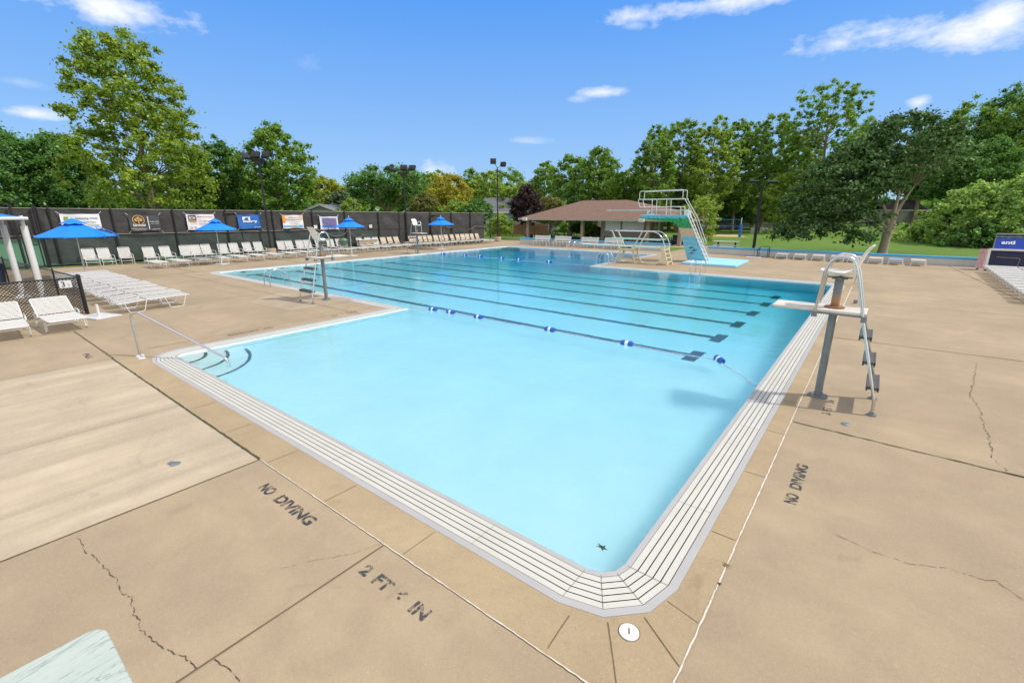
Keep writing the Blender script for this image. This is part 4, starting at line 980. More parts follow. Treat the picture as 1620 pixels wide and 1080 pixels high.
for (px, py) in ((499.5, 359), (586.5, 358)): y, z = yz(px, py); m = MB(); m.cbox((fenceX(y) + .08, y, z), (.02, .28, .26)); tag(obj('paper_notice', m, M_white), 'small white notice on the black fence %s' % ('beside the crowded blue and red banner' if px < 550 else 'right of the third open umbrella'), 'notice')

# ------------------------------------------------------------------ banners
th = math.atan2(33.2, 4.4)
def banner(label, tl, tr, bl, br, cloth, name='banner'):
    c = [yz(*p) for p in (tl, tr, bl, br)]
    y0 = (c[0][0] + c[2][0]) / 2; y1 = (c[1][0] + c[3][0]) / 2; z1 = (c[0][1] + c[1][1]) / 2; z0 = (c[2][1] + c[3][1]) / 2
    if z1 < z0: z0, z1 = z1, z0
    t = thing(name, label, 'banner', (fenceX(y0) + .12, y0, z0), th, 'banners hung on the black fence'); L_ = (y1 - y0) / math.sin(th); H_ = z1 - z0
    m = MB(); nx, nz = 16, 8
    for i in range(nx + 1):
        for k in range(nz + 1):
            u, v = i / nx, k / nz; e = .05 * math.sin(math.pi * u); m.v.append((u * L_, -.02 * math.sin(7 * u + 5 * v) - .02, v * H_ - e * (v > .5) * (2 * v - 1) * .6 - .012 * math.sin(u * 9)))
    for i in range(nx):
        for k in range(nz): a = i * (nz + 1) + k; m.f.append((a, a + nz + 1, a + nz + 2, a + 1)); m.m.append(0)
    obj('cloth', m, cloth, t, smooth=90)
    m = MB()
    for (a, b) in (((0, H_), (-.12, H_ + .12)), ((L_, H_), (L_ + .12, H_ + .12)), ((0, 0), (-.1, -.12)), ((L_, 0), (L_ + .1, -.12))): m.cyl((a[0], -.01, a[1]), (b[0], .03, b[1]), .012, seg=5)
    obj('tie_rope', m, M_white, t)
    return t, L_, H_
def btext(b, s, u, v, wd, ht, mt, name='lettering', bold=.004): t, L_, H_ = b; return text(s, .3, wd * L_, (u * L_, -.055, v * H_), 0, mt, name, t, rx=R(90), hgt=ht * H_, bold=bold)
def bquad(b, u0, u1, v0, v1, mt, name='panel', off=-.047):
    t, L_, H_ = b; m = MB(); m.add([(u0 * L_, off, v0 * H_), (u1 * L_, off, v0 * H_), (u1 * L_, off, v1 * H_), (u0 * L_, off, v1 * H_)], [(0, 1, 2, 3)]); return obj(name, m, mt, t)
M_bw = mat('white_banner_vinyl', (.68, .72, .74), .6, var=.05, scale=2); M_bd = mat('charcoal_banner_vinyl', (.05, .05, .055), .6, var=.1); M_bl = mat('blue_banner_vinyl', (.015, .12, .42), .6, var=.12, scale=2)
M_txt = mat('navy_print', (.03, .05, .12), .7); M_gold = mat('gold_print', (.55, .33, .1), .7); M_red = mat('maroon_print', (.3, .05, .1), .7); M_gry = mat('grey_print', (.3, .3, .33), .7); M_or = mat('orange_print', (.75, .28, .04), .7); M_sky = mat('light_blue_print', (.1, .4, .65), .7); M_mauve = mat('lilac_print', (.5, .35, .42), .7); M_tw = mat('white_print', (.8, .8, .8), .7)
b = banner('white banner with blue green lettering partly hidden behind the big umbrella', (93.9, 338), (156.8, 338), (98, 362), (161, 362), M_bw)
btext(b, 'Swimming Wildly', .66, .68, .58, .15, M_txt); btext(b, 'Swim Team', .72, .45, .3, .12, M_gry); btext(b, 'Industries', .8, .25, .3, .1, M_gry); bquad(b, .09, .2, .55, .8, mat('olive_print', (.25, .3, .05), .7), 'emblem')
b = banner('charcoal banner with gold round tree emblem and white lettering', (201.3, 340), (251.9, 340), (207.8, 365.5), (254, 365), M_bd)
t, L_, H_ = b
m = MB(); m.lathe([(.26, 0), (.30, 0)], seg=28); m.lathe([(0, 0), (.12, 0)], (.0, .07, 0), seg=12); m.lathe([(0, 0), (.1, 0)], (-.1, .02, 0), seg=12); m.lathe([(0, 0), (.1, 0)], (.1, .02, 0), seg=12); m.cbox((0, -.12, 0), (.05, .22, .002)); m.xf(Matrix.Translation((.30 * L_, -.055, .68 * H_)) @ Matrix.Rotation(R(90), 4, 'X') @ Matrix.Scale(H_ / .95 if H_ < 1 else 1, 4)); obj('emblem', m, M_gold, t)
btext(b, 'herwood', .3, .37, .4, .17, M_tw); btext(b, 'landscape and tree care', .28, .15, .5, .06, M_tw); btext(b, 'your yard our roots', .28, .06, .4, .04, M_tw); bquad(b, .60, .625, .1, .9, M_tw, 'divider'); btext(b, 'design build', .8, .58, .3, .06, M_tw); btext(b, 'call us today', .82, .46, .26, .05, M_tw); btext(b, 'locally owned', .82, .1, .28, .05, M_tw)
b = banner('cream white banner with brown and gold square logo at its top left', (293.3, 338.5), (337.4, 338.5), (297.6, 363), (342, 363), mat('cream_banner_vinyl', (.72, .68, .69), .6, var=.05))
bquad(b, .07, .34, .5, .92, black('logo_brown', (.05, .03, .03)), 'logo'); bquad(b, .07, .34, .5, .58, M_gold, 'logo', -.052); btext(b, 'ECW', .205, .74, .22, .2, M_tw); btext(b, 'Robert & Lori Jones', .66, .82, .56, .12, M_red); btext(b, 'Your Neighbors', .6, .55, .4, .09, M_gry); btext(b, 'Real Estate', .58, .38, .32, .09, M_gry); btext(b, 'Call Today', .22, .36, .26, .08, M_gry); btext(b, 'CR  ND', .2, .14, .24, .14, M_gry)
b = banner('blue banner with bold white two line lettering', (373.5, 339.3), (411.5, 339.3), (379, 361.5), (413.5, 361.5), M_bl)
btext(b, 'greg', .36, .72, .36, .24, M_tw, bold=.012); btext(b, 'mulvey', .52, .5, .62, .24, M_tw, bold=.012); btext(b, 'real estate broker', .5, .29, .52, .05, M_sky); btext(b, 'call greg', .8, .1, .3, .06, M_tw)
b = banner('white banner with orange corner and light blue waves', (445.7, 339.8), (478, 339.8), (447.8, 361), (480.5, 361), mat('poster_vinyl', (.72, .70, .66), .6, var=.05))
bquad(b, 0, .13, .4, .98, M_or, 'orange_corner'); bquad(b, .13, .2, .6, .72, M_or, 'orange_corner'); bquad(b, .03, .97, .07, .22, M_sky, 'wave'); bquad(b, .82, .97, .62, .96, mat('peach_print', (.7, .45, .3), .7), 'corner'); btext(b, 'WATER WORKS', .52, .80, .52, .08, M_red); btext(b, 'SWIM LESSONS HERE', .5, .64, .6, .08, M_red); btext(b, 'Summer fun for all ages', .5, .5, .8, .05, M_sky); btext(b, 'lessons and parties', .55, .37, .42, .06, M_red); bquad(b, .35, .68, .13, .2, M_or, 'button', -.055)
b = banner('banner covered in crowded blue and red rows of print', (504.4, 342.2), (533.5, 342.2), (507.5, 362.7), (535.5, 362.7), mat('pale_banner', (.6, .64, .72), .6))
rnd = random.Random(4); m = MB(); m2 = MB(); t, L_, H_ = b
for i in range(34):
    for k in range(11):
        q = (.12 + i * .0235) * L_; z = (.28 + k * .055) * H_; (m if rnd.random() < .6 else m2).add([(q, -.052, z), (q + .02 * L_, -.052, z), (q + .02 * L_, -.052, z + .043 * H_), (q, -.052, z + .043 * H_)], [(0, 1, 2, 3)])
obj('print', m, M_bl, t); obj('print', m2, M_red, t); bquad(b, .1, .92, .16, .28, M_bl, 'print_band'); btext(b, 'SWIM TEAM', .5, .08, .7, .09, M_txt)

# ------------------------------------------------------------------ low chain link fence, gate posts, shade shelter
def chain_mat(name, cell=.085, wire=.30, col=(.02, .02, .022), axis='X'):
    t = NT(name); sp = t.node('ShaderNodeSeparateXYZ', {0: t.tc.outputs['Object']}); u = sp.outputs[0]; v = sp.outputs[2]
    f = []
    for sgn in (1, -1):
        q = t.math('ADD', u, t.math('MULTIPLY', v, float(sgn))); q = t.math('FRACT', t.math('MULTIPLY', q, 1 / cell)); f.append(t.math('LESS_THAN', t.math('ABSOLUTE', t.math('SUBTRACT', q, .5)), wire / 2))
    t.set(Base_Color=(*col, 1), Roughness=.5, Metallic=.2); t.alpha(t.math('MAXIMUM', f[0], f[1])); return t.m
M_chain = chain_mat('black_chain_link'); M_chain2 = chain_mat('fine_chain_link', .09, .10, (.05, .05, .05))
def chainrun(t, p, q, h, post_step=2.4, r=.028, top=True, mesh=M_chain, pm=None, last=True, z0=0):
    pm = pm or M_blackm; p = Vector(p); q = Vector(q); L_ = (q - p).length; d = (q - p) / L_; n = max(1, round(L_ / post_step))
    for i in range(n + (1 if last else 0)):
        c = p + d * L_ * i / n; m = MB(); rr = r * 1.35 if i in (0, n) else r; m.cyl((c.x, c.y, z0), (c.x, c.y, z0 + h + .04), rr, seg=8); m.cyl((c.x, c.y, z0 + h + .04), (c.x, c.y, z0 + h + .07), rr * 1.2, rr * .4, seg=8); obj('post', m, pm, t, smooth=True)
    if top: m = MB(); m.cyl((p.x, p.y, z0 + h - .02), (q.x, q.y, z0 + h - .02), r * .85, seg=8); obj('top_rail', m, pm, t, smooth=True)
    m = MB(); m.add([(0, 0, .04), (L_, 0, .04), (L_, 0, h - .02), (0, 0, h - .02)], [(0, 1, 2, 3)]); o = obj('chain_link', m, mesh, t); o.location = (p.x, p.y, z0); o.rotation_euler = (0, 0, math.atan2(d.y, d.x)); return o
t = thing('chain_link_fence', 'low black chain link fence with corner post around the splash area', 'fence', (0, 0, 0))
chainrun(t, (-19.1, 2.97), (-19.35, -3.5), 1.16, 3.2); chainrun(t, (-19.3, 2.97), (-27.4, 2.45), 1.16, 2.7)
chainrun(t, (-27.4, 2.45), (-37.2, 2.0), 1.16, 2.5)
o = tag(obj('number_sign', MB().cbox((0, 0, 0), (.28, .01, .22)), M_white), 'small white sign reading 3 and a half on the low fence', 'sign')
sx_, sy_ = -19.03, 2.62; o.location = (sx_, sy_, .98); o.rotation_euler = (0, 0, R(88))
text('3', .2, .08, (-.05, -.009, 0), 0, M_txt, 'numeral', o, rx=R(90), hgt=.16, bold=.004); text('½', .1, .05, (.07, -.009, -.03), 0, M_txt, 'numeral', o, rx=R(90), hgt=.09)
t = thing('gate', 'black gate frame with green court showing through beside the tall fence', 'gate', (0, 0, 0))
g0, g1 = colY(22, fenceX, 2.4), colY(58, fenceX, 2.4)
for y in (g0, g1): m = MB(); m.cyl((fenceX(y) + .25, y, 0), (fenceX(y) + .25, y, 3.5), .06, seg=8); obj('post', m, M_blackm, t)
m = MB(); m.tube([(fenceX(g0) + .3, g0 + .15, .1), (fenceX(g0) + .3, g0 + .15, 2.35), (fenceX(g1) + .3, g1 - .15, 2.35), (fenceX(g1) + .3, g1 - .15, .1)], .035, 8, closed=True); m.cyl((fenceX(g0) + .3, g0 + .15, 1.3), (fenceX(g1) + .3, g1 - .15, 1.3), .03, seg=8); obj('gate_frame', m, M_blackm, t)
t = thing('shade_shelter', 'blue fabric shade shelter on thick round white posts', 'shelter', (0, 0, 0))
P1 = (-24.9, 2.2); P2 = (-22.4, 2.45)
for p in (P1, P2, (-24.9, -3.5), (-22.3, -3.5)):
    if p[1] < 0: p = (p[0] - .2, p[1] - 1.2)
    m = MB(); m.cyl((*p, .02), (*p, 2.62), .09, seg=18); m.cyl((*p, 2.62), (*p, 2.95), .05, seg=12); obj('post', m, M_white, t, smooth=True); m = MB(); m.lathe([(0, .12), (.10, .12), (.24, .03), (.26, 0)], (*p, 0)); obj('base_cover', m, M_white, t, smooth=True)
m = MB(); A4 = [(-25.2, 2.55, 2.86), (-22.1, 2.55, 2.86), (-22.1, -5, 2.86), (-25.2, -5, 2.86)]; ap = (-23.6, -1.2, 3.7); m.add(A4 + [ap], [(0, 1, 4), (1, 2, 4), (2, 3, 4), (3, 0, 4)]); cn = obj('canopy', m, M_blue, t); cn.modifiers.new('thickness', 'SOLIDIFY').thickness = .02
m = MB(); m.tube(A4, .05, 8, closed=True); obj('eave_frame', m, M_white, t)
t = thing('water_slide', 'blue play panel and grey pipe cut off by the left edge', 'play structure', (0, 0, 0))
bx, by = -29.5, .9; m = MB(); m.box(bx - .1, bx + .1, by - 2.6, by + .15, .9, 2.9); m.box(bx - .1, bx + .1, by - .3, by + .15, .2, .9); obj('panel', m, M_cap, t); m = MB(); m.cyl((bx + .2, by + .3, 0), (bx + .2, by + .3, 2.4), .08); obj('pipe', m, M_galv, t)
t = thing('trash_can', 'dark grey barrel bin behind the low fence at the left edge', 'bin', (-30.2, 2.0, 0)); m = MB(); m.lathe([(.0, .02), (.3, .02), (.36, .85), (.38, .9), (.33, .9), (.3, .6), (0, .5)], seg=20); obj('barrel', m, M_navy, t, smooth=True)
for px, lb in ((546, 'green barrel bin in the lounger row by the fence'),):
    y = colY(px, chx, .5); t = thing('trash_can', lb, 'bin', (chx(y) - .2, y, 0)); m = MB(); m.lathe([(.0, .02), (.3, .02), (.33, .8), (.36, .84), (.3, .84), (0, .8)], seg=18); obj('barrel', m, M_greenf, t, smooth=True); m = MB(); m.lathe([(.36, .84), (.28, 1.0), (0, 1.05)], seg=18); obj('lid', m, M_greenf, t, smooth=True)
y = colY(585, chx, .8); t = thing('cabinet', 'white box against the fence behind the last three white armchairs', 'cabinet', (fenceX(y) + .35, y, 0)); m = MB(); m.box(-.2, .2, -.9, .9, .1, .8); obj('body', m, M_patch, t, bevel=.02); m = MB(); m.box(-.24, .24, -.95, .95, .8, .85); obj('lid', m, M_white, t, bevel=.01)

# ------------------------------------------------------------------ lamp posts
def lamp_post(label, x, y, h, heads, base=True, r=.08, style='flood'):
    t = thing('lamp_post', label, 'lamp post', (x, y, 0))
    m = MB(); m.cyl((0, 0, 0), (0, 0, h), r, r * .7, seg=10); obj('pole', m, M_blackm, t, smooth=True)
    if base: m = MB(); m.lathe([(0, .5), (.33, .5), (.36, .46), (.36, 0)], seg=20); obj('concrete_base', m, M_patch, t, smooth=True)
    if style == 'flood': m = MB(); m.cbox((0, 0, h + .0), (.9, .14, .14), rz=YAWR); m.cbox((0, 0, h - .12), (.5, .3, .28), rz=YAWR); obj('cross_arm', m, M_blackm, t)
    for (dx, dy, dz, yaw, tilt, sz) in heads:
        hx = dx * math.cos(YAWR) - dy * math.sin(YAWR); hy = dx * math.sin(YAWR) + dy * math.cos(YAWR)
        m = MB(); m.cbox((0, 0, 0), (sz[0], sz[1], sz[2])); m.cbox((0, sz[1] * .1, sz[2] * .3), (sz[0] * .8, sz[1] * .7, sz[2] * .6)); hd = obj('lamp_head', m, M_blackm, t, bevel=.02); hd.location = (hx, hy, h + dz); hd.rotation_euler = (R(tilt), 0, yaw + YAWR)
        g = MB(); g.cbox((0, 0, -sz[2] / 2 - .006), (sz[0] * .82, sz[1] * .8, .01)); obj('lens', g, M_lens, hd)
        m = MB(); m.beam((0, 0, h - .05), (hx, hy, h + dz), .05, .05); obj('bracket', m, M_blackm, t)
    return t
YAWR = R(YAW); M_lens = mat('lamp_glass', (.5, .55, .6), .1, var=.1)
def fy(px, z): return colY(px, lambda y: fenceX(y) + .55, z)
y = fy(428.5, .4); x = fenceX(y) + .55; lamp_post('tall black lamp post with three floodlights behind the white armchairs', x, y, Zat(x, y, 254), [(-.7, -.25, .25, .9, 28, (.45, .75, .2)), (-.05, -.2, .36, 0, 60, (.55, .45, .2)), (.6, -.1, .36, -.3, 60, (.55, .45, .2))])
y = fy(644.8, .4); x = fenceX(y) + .55; lamp_post('tall black lamp post with three floodlights by the beige armchairs', x, y, Zat(x, y, 274), [(-.95, -.3, .3, .9, 25, (.5, .85, .22)), (.1, -.2, .42, 0, 60, (.6, .45, .22)), (.8, -.1, .42, -.3, 60, (.6, .45, .22))])
lamp_post('lamp post with two small floodlights beyond the end of the black fence', -32.8, 39.5, 7.55, [(-.42, 0, .62, 0, 75, (.6, .5, .3)), (.62, 0, .32, -.5, 75, (.55, .45, .3))], style='u')
x, y = W(1192, 394); lamp_post('black lamp post with two shoebox lamps on the lawn', x, y, Zat(x, y, 296), [(-.72, 0, .42, 0, 8, (.75, .4, .18)), (.8, 0, .38, 0, 12, (.75, .4, .18))], base=False, style='u', r=.13)
x, y = far(172, 62); lamp_post('thin lamp post in front of the big sycamore', x, y, Zat(x, y, 281), [(-.7, 0, .3, 0, 30, (1.1, .7, .3)), (.9, 0, .3, 0, 30, (1.1, .7, .3))], base=False, r=.12)
x, y = far(364, 72); lamp_post('thin lamp post between the sycamore and the tall fence lamp', x, y, Zat(x, y, 290), [(-.7, 0, .3, 0, 30, (1.1, .7, .3)), (.9, 0, .3, 0, 30, (1.1, .7, .3))], base=False, r=.12)

# ------------------------------------------------------------------ pavilion, tables, speaker
M_shin = NT('brown_shingles'); t_ = M_shin
br = t_.node('ShaderNodeTexBrick', {'Vector': t_.node('ShaderNodeMapping', {'Vector': t_.tc.outputs['Object']}).outputs[0], 'Scale': 1.0, 'Mortar Size': .008, 'Brick Width': .34, 'Row Height': .16, 'Color1': (.18, .10, .068, 1), 'Color2': (.12, .068, .05, 1), 'Mortar': (.08, .04, .03, 1)})
c = t_.mix(t_.ramp(t_.noise(5, 6, .8), [(.35, (0, 0, 0)), (.7, (1, 1, 1))]), br.outputs[0], (.22, .14, .10, 1)); c = t_.mix(t_.math('MULTIPLY', t_.ramp(t_.noise(3.3, 4, .7), [(.55, (0, 0, 0)), (.62, (1, 1, 1))]), .4), c, (.13, .07, .06, 1)); M_shin = t_.set(Base_Color=c, Roughness=.95)
M_tan = mat('tan_painted_timber', (.30, .24, .185), .7, var=.08); M_fascia = mat('taupe_fascia', (.38, .33, .27), .6, var=.05)
t_ = NT('taupe_lap_siding'); sp = t_.node('ShaderNodeSeparateXYZ', {0: t_.tc.outputs['Object']}); fr = t_.math('FRACT', t_.math('MULTIPLY', sp.outputs[2], 1 / .17)); c = t_.mix(t_.ramp(fr, [(.0, (0, 0, 0)), (.1, (1, 1, 1))]), (.10, .085, .07, 1), (.30, .26, .215, 1)); t_.bump(fr, 1, .02); M_side = t_.set(Base_Color=c, Roughness=.7)
EY = 43.6
ez = 2.42
ex0 = colX(820, EY, ez); ex1 = colX(1086, EY, ez); ey1 = EY + 11.5
t = thing('pavilion', 'open sided pavilion with brown shingle hip roof and grey sided kiosk', 'pavilion', (0, 0, 0))
rz_ = ez + 2.15; ym = (EY + ey1) / 2; rx0 = ex0 + 6.0; rx1 = ex1 - 6.0
while proj(rx0, ym, rz_)[0] > 921: rx0 -= .1
while proj(rx0, ym, rz_)[0] < 921: rx0 += .1
rx1 = rx0
while proj(rx1, ym, rz_)[0] < 992: rx1 += .1
rz_ = Zat(rx0, ym, 317.5)
faces = [[(ex0, EY, ez), (ex1, EY, ez), (rx1, ym, rz_), (rx0, ym, rz_)], [(ex1, ey1, ez), (ex0, ey1, ez), (rx0, ym, rz_), (rx1, ym, rz_)], [(ex1, EY, ez), (ex1, ey1, ez), (rx1, ym, rz_)], [(ex0, ey1, ez), (ex0, EY, ez), (rx0, ym, rz_)]]
rf = None
m = MB()
for f in faces: m.add(f, [tuple(range(len(f)))])
# shingle texture needs flat coordinates: map by sloped object space
rf = obj('roof', m, M_shin, t); rf.modifiers.new('thickness', 'SOLIDIFY').thickness = .08
m = MB(); m.box(ex0, ex1, EY - .03, EY + .0, ez - .2, ez + .0); m.box(ex0, ex1, ey1, ey1 + .03, ez - .2, ez); m.box(ex0 - .03, ex0, EY, ey1, ez - .2, ez); m.box(ex1, ex1 + .03, EY, ey1, ez - .2, ez); obj('fascia', m, M_fascia, t)
m = MB(); m.box(ex0 + .05, ex1 - .05, EY + .05, ey1 - .05, ez - .12, ez - .08); obj('ceiling', m, M_tan, t)
for px, yy in ((835.8, EY + .9), (921.5, EY + .9), (1025.5, EY + .9), (1076, EY + .9), (901.5, ey1 - .9), (860, ey1 - .9)):
    x = colX(px, yy, 1.2) if px != 860 else colX(835.8, EY + .9, 1.2); m = MB(); m.box(x - .16, x + .16, yy - .16, yy + .16, 0, ez - .12); obj('post', m, M_tan, t, bevel=.01)
kx0 = colX(950.5, EY + 2.2, 1.2); kx1 = colX(1028, EY + 2.2, 1.2); ky = EY + 2.2
kd = 2.0
while proj(kx1, ky + kd, 1.2)[0] < 1049 and kd < 8: kd += .1
m = MB(); m.box(kx0, kx1, ky, ky + kd, 0, ez - .12); kio = obj('kiosk_wall', m, M_side, t)
M_shut = NT('white_roller_shutter'); t_ = M_shut; sp = t_.node('ShaderNodeSeparateXYZ', {0: t_.tc.outputs['Object']}); fr = t_.math('FRACT', t_.math('MULTIPLY', sp.outputs[2], 14.0)); t_.bump(fr, .6, .01); M_shut = t_.set(Base_Color=(.80, .81, .84, 1), Roughness=.6)
for a, b_ in ((958.5, 981), (985.5, 1018)):
    xa, xb = colX(a, ky, 1.6), colX(b_, ky, 1.6); z0_ = Zat(xa, ky, 364); m = MB(); m.box(xa - .07, xb + .07, ky - .05, ky - .002, z0_ - .07, ez - .12); f = obj('shutter_frame', m, M_white, kio); m = MB(); m.box(xa, xb, ky - .065, ky - .05, z0_, ez - .2); obj('shutter', m, M_shut, f)
yw_ = ky + kd * .5; m = MB(); m.box(kx1 + .003, kx1 + .04, yw_ - .7, yw_ + .7, .95, 2.15); f = obj('window', m, M_white, kio); m = MB(); m.box(kx1 + .04, kx1 + .05, yw_ - .55, yw_ + .1, 1.05, 1.5); m.box(kx1 + .04, kx1 + .05, yw_ - .55, yw_ + .1, 1.58, 2.08); obj('pane', m, black('dark_glass', (.01, .012, .015), .1), f)
for px, lb in ((830.5, 'small white speaker under the left corner of the pavilion eave'), (1015, 'small white speaker under the pavilion eave beside the shutters')):
    x = colX(px, EY - .2, ez - .05); t = thing('loudspeaker', lb, 'loudspeaker', (x, EY - .22, ez - .12)); m = MB(); m.cbox((0, 0, 0), (.55, .3, .32)); obj('case', m, M_white, t, bevel=.05); m = MB(); m.cbox((0, -.155, 0), (.42, .01, .2)); obj('grille', m, M_strap_cream, t)
def make_table(label, loc, rz, top):
    t = thing('picnic_table', label, 'picnic table', loc, rz, 'picnic tables under the pavilion')
    m = MB()
    for k in range(4): m.cbox((0, -.3 + k * .2, .75), (1.9, .18, .04))
    obj('tabletop', m, top, t)
    for s in (-1, 1): m = MB(); m.cbox((0, s * .72, .45), (1.9, .26, .04)); obj('bench_seat', m, top, t)
    for x in (-.65, .65): m = MB(); m.beam((x, -.25, .72), (x, -.7, 0), .06, .06); m.beam((x, .25, .72), (x, .7, 0), .06, .06); m.beam((x, -.75, .42), (x, .75, .42), .05, .05); obj('leg', m, M_blackm if top != M_wood else M_galv, t)
    return t
M_tabg = mat('grey_coated_table', (.16, .17, .17), .7, var=.15)
tb = None
for px, yy, lb in ((862, 45.3, 'grey picnic table nearest the left pavilion post'), (888, 48.5, 'grey picnic table farther back in the middle of the pavilion'), (914, 46.2, 'grey picnic table behind the second pavilion post'), (935, 49, 'grey picnic table farthest back near the kiosk corner'), (968, 44.3, 'dark picnic table in front of the kiosk shutters'), (1000, 44.3, 'dark picnic table under the right kiosk shutter'), (1050, 44.6, 'dark picnic table by the two right pavilion posts')):
    x = colX(px, yy, .7)
    if tb is None: tb = make_table(lb, (x, yy, 0), 0, M_tabg)
    else: dup(tb, (x, yy, 0), R(5 * math.sin(px)), lb)
x = colX(1150, 41.5, .7); t = make_table('silver aluminium picnic table behind the diving tower ladder', (x, 41.5, 0), R(8), mat('aluminium_slats', (.62, .63, .62), .4, .4)); t['group'] = ''; del t['group']
y = 47.0; x = colX(1069.5, y, .5); t = thing('trash_can', 'black barrel bin beside the right pavilion post', 'bin', (x, y, 0)); m = MB(); m.lathe([(0, .02), (.3, .02), (.34, .8), (.38, .88), (.33, .88), (.3, .6), (0, .5)], seg=20); obj('barrel', m, M_navy, t, smooth=True)
x = colX(835.5, 45.0, .3); t = thing('recycling_bin', 'small dark blue bin at the left pavilion post foot', 'bin', (x, 45.2, 0)); m = MB(); m.lathe([(0, .02), (.42, .02), (.45, .55), (.4, .6), (0, .62)], seg=20); obj('barrel', m, mat('dark_blue_plastic', (.02, .03, .12), .5), t, smooth=True)

# ------------------------------------------------------------------ blue goal at the right
t = thing('water_polo_goal', 'folded white framed goal with blue banner and dark netting', 'goal', (0, 0, 0)); gx, gy = 4.75, 35.7
def gp(px, py, yy): k = yy / ray(px, py).y; r = ray(px, py); return r.x * k, r.z * k + CAM_H
m = MB(); f0 = (gx, gy, .08); f1 = (gx, gy + .25, 1.12); m.beam(f0, f1, .12, .10, up=(1, 0, 0)); m.beam((gx, gy + .25, 1.12), (gx + 4.2, gy + .25, 1.12), .10, .10); m.beam((gx, gy, .06), (gx + 4.2, gy, .06), .07, .07); m.beam((gx + 4.2, gy, .06), (gx + 4.2, gy + .25, 1.12), .1, .1, up=(1, 0, 0)); obj('front_frame', m, M_white, t, bevel=.01)
m = MB(); m.tube([(gx + .12, gy + .3, 1.1), (gx + .18, gy + .7, 1.92), (gx + 4.1, gy + .7, 1.92), (gx + 4.1, gy + .3, 1.1)], .045, 8); m.tube([(gx + .16, gy + .62, 1.78), (gx + 4.1, gy + .62, 1.78)], .03, 8); obj('rear_frame', m, M_galv, t, smooth=True)
m = MB(); m.add([(gx + .14, gy + .36, 1.17), (gx + 4.1, gy + .36, 1.17), (gx + 4.1, gy + .6, 1.72), (gx + .2, gy + .6, 1.72)], [(0, 1, 2, 3)]); obj('banner', m, mat('royal_blue_vinyl', (.01, .06, .42), .5, var=.15, scale=3), t)
text('anti', .3, .52, (gx + .66, gy + .44, 1.5), 0, M_tw, 'lettering', t, rx=R(66), hgt=.2, bold=.012)
t_ = NT('navy_netting'); sp = t_.node('ShaderNodeSeparateXYZ', {0: t_.tc.outputs['Object']})
a = t_.math('LESS_THAN', t_.math('FRACT', t_.math('MULTIPLY', sp.outputs[0], 12.0)), .12); b_ = t_.math('LESS_THAN', t_.math('FRACT', t_.math('MULTIPLY', sp.outputs[2], 12.0)), .12)
M_net = t_.set(Base_Color=t_.mix(t_.math('MAXIMUM', a, b_), (.012, .014, .045, 1), (.045, .05, .1, 1)), Roughness=.8)
m = MB(); m.add([(gx + .08, gy + .05, .1), (gx + 4.15, gy + .05, .1), (gx + 4.15, gy + .28, 1.08), (gx + .08, gy + .28, 1.08)], [(0, 1, 2, 3)]); m.add([(gx + .1, gy + .08, .1), (gx + 4.15, gy + .08, .1), (gx + 4.15, gy + 1.2, .1), (gx + .1, gy + 1.2, .1)], [(0, 1, 2, 3)]); obj('net', m, M_net, t)
m = MB(); m.tube(bend([(gx + .3, gy - .02, .75), (gx + 1.2, gy - .02, .72), (gx + 1.15, gy - .05, .3), (gx + .25, gy - .05, .3)], .08), .015, 6); obj('loose_frame', m, M_frail, t)
m = MB(); m.add([(gx - .12, gy + .0, .1), (gx - .1, gy + .25, 1.15), (gx - .28, gy + .9, 1.1), (gx - .34, gy + .7, .1)], [(0, 1, 2, 3)]); m.add([(gx - .12, gy - .01, .1), (gx - .02, gy - .01, .1), (gx + .02, gy + .24, 1.15), (gx - .1, gy + .24, 1.15)], [(0, 1, 2, 3)]); o = obj('side_panel', m, mat('red_white_print', (.75, .7, .7), .6, scale=7, col2=(.5, .05, .06), detail=3), t)
m = MB(); m.lathe([(0, 0), (.06, 0), (.06, .08), (0, .08)], (gx + .02, gy, 0), 10); m.lathe([(0, 0), (.06, 0), (.06, .08), (0, .08)], (gx - .25, gy + .5, 0), 10); obj('wheel', m, M_rubber, t)

# ------------------------------------------------------------------ lawn furniture and far fences
t = thing('volleyball_net', 'blue padded volleyball posts and net on the sand court', 'volleyball net', (0, 0, 0))
A0 = Vector((*far(1114, 66), 0)); A1 = Vector((*far(1175, 60), 0))
for p in (A0, A1): m = MB(); m.cyl((p.x, p.y, 0), (p.x, p.y, 1.65), .16, seg=12); obj('padding', m, M_cap2 if 0 else mat('royal_blue_pad', (.02, .12, .5), .5), t, smooth=True); m = MB(); m.cyl((p.x, p.y, 1.6), (p.x, p.y, 2.4), .05, seg=8); obj('post', m, M_white, t)
for z in (2.15, 1.35): m = MB(); m.beam((A0.x, A0.y, z), (A1.x, A1.y, z), .03, .09); obj('net_tape', m, bpy.data.materials['royal_blue_pad'], t)
def wood_fence(label, p, q, h, mt, z0=0, board=.16):
    t = thing('wooden_fence', label, 'fence', (0, 0, 0)); p = Vector(p); q = Vector(q); L_ = (q - p).length; d = (q - p) / L_; a = math.atan2(d.y, d.x); n = int(L_ / board); m = MB(); rnd = random.Random(3)
    for i in range(n): c = p + d * (i + .5) * board; hh = h + .04 * math.sin(i * .7); m.cbox((c.x, c.y, z0 + hh / 2), (board * .88, .03 + .02 * rnd.random(), hh), rz=a)
    obj('board_panel', m, mt, t)
    for k in range(int(L_ / 2.4) + 1): c = p + d * min(L_, k * 2.4); m = MB(); m.cbox((c.x, c.y, z0 + h / 2 + .05), (.12, .12, h + .1), rz=a); obj('post', m, mt, t)
    return t
M_cedar = mat('cedar_boards', (.30, .14, .07), .85, var=.3, scale=3)
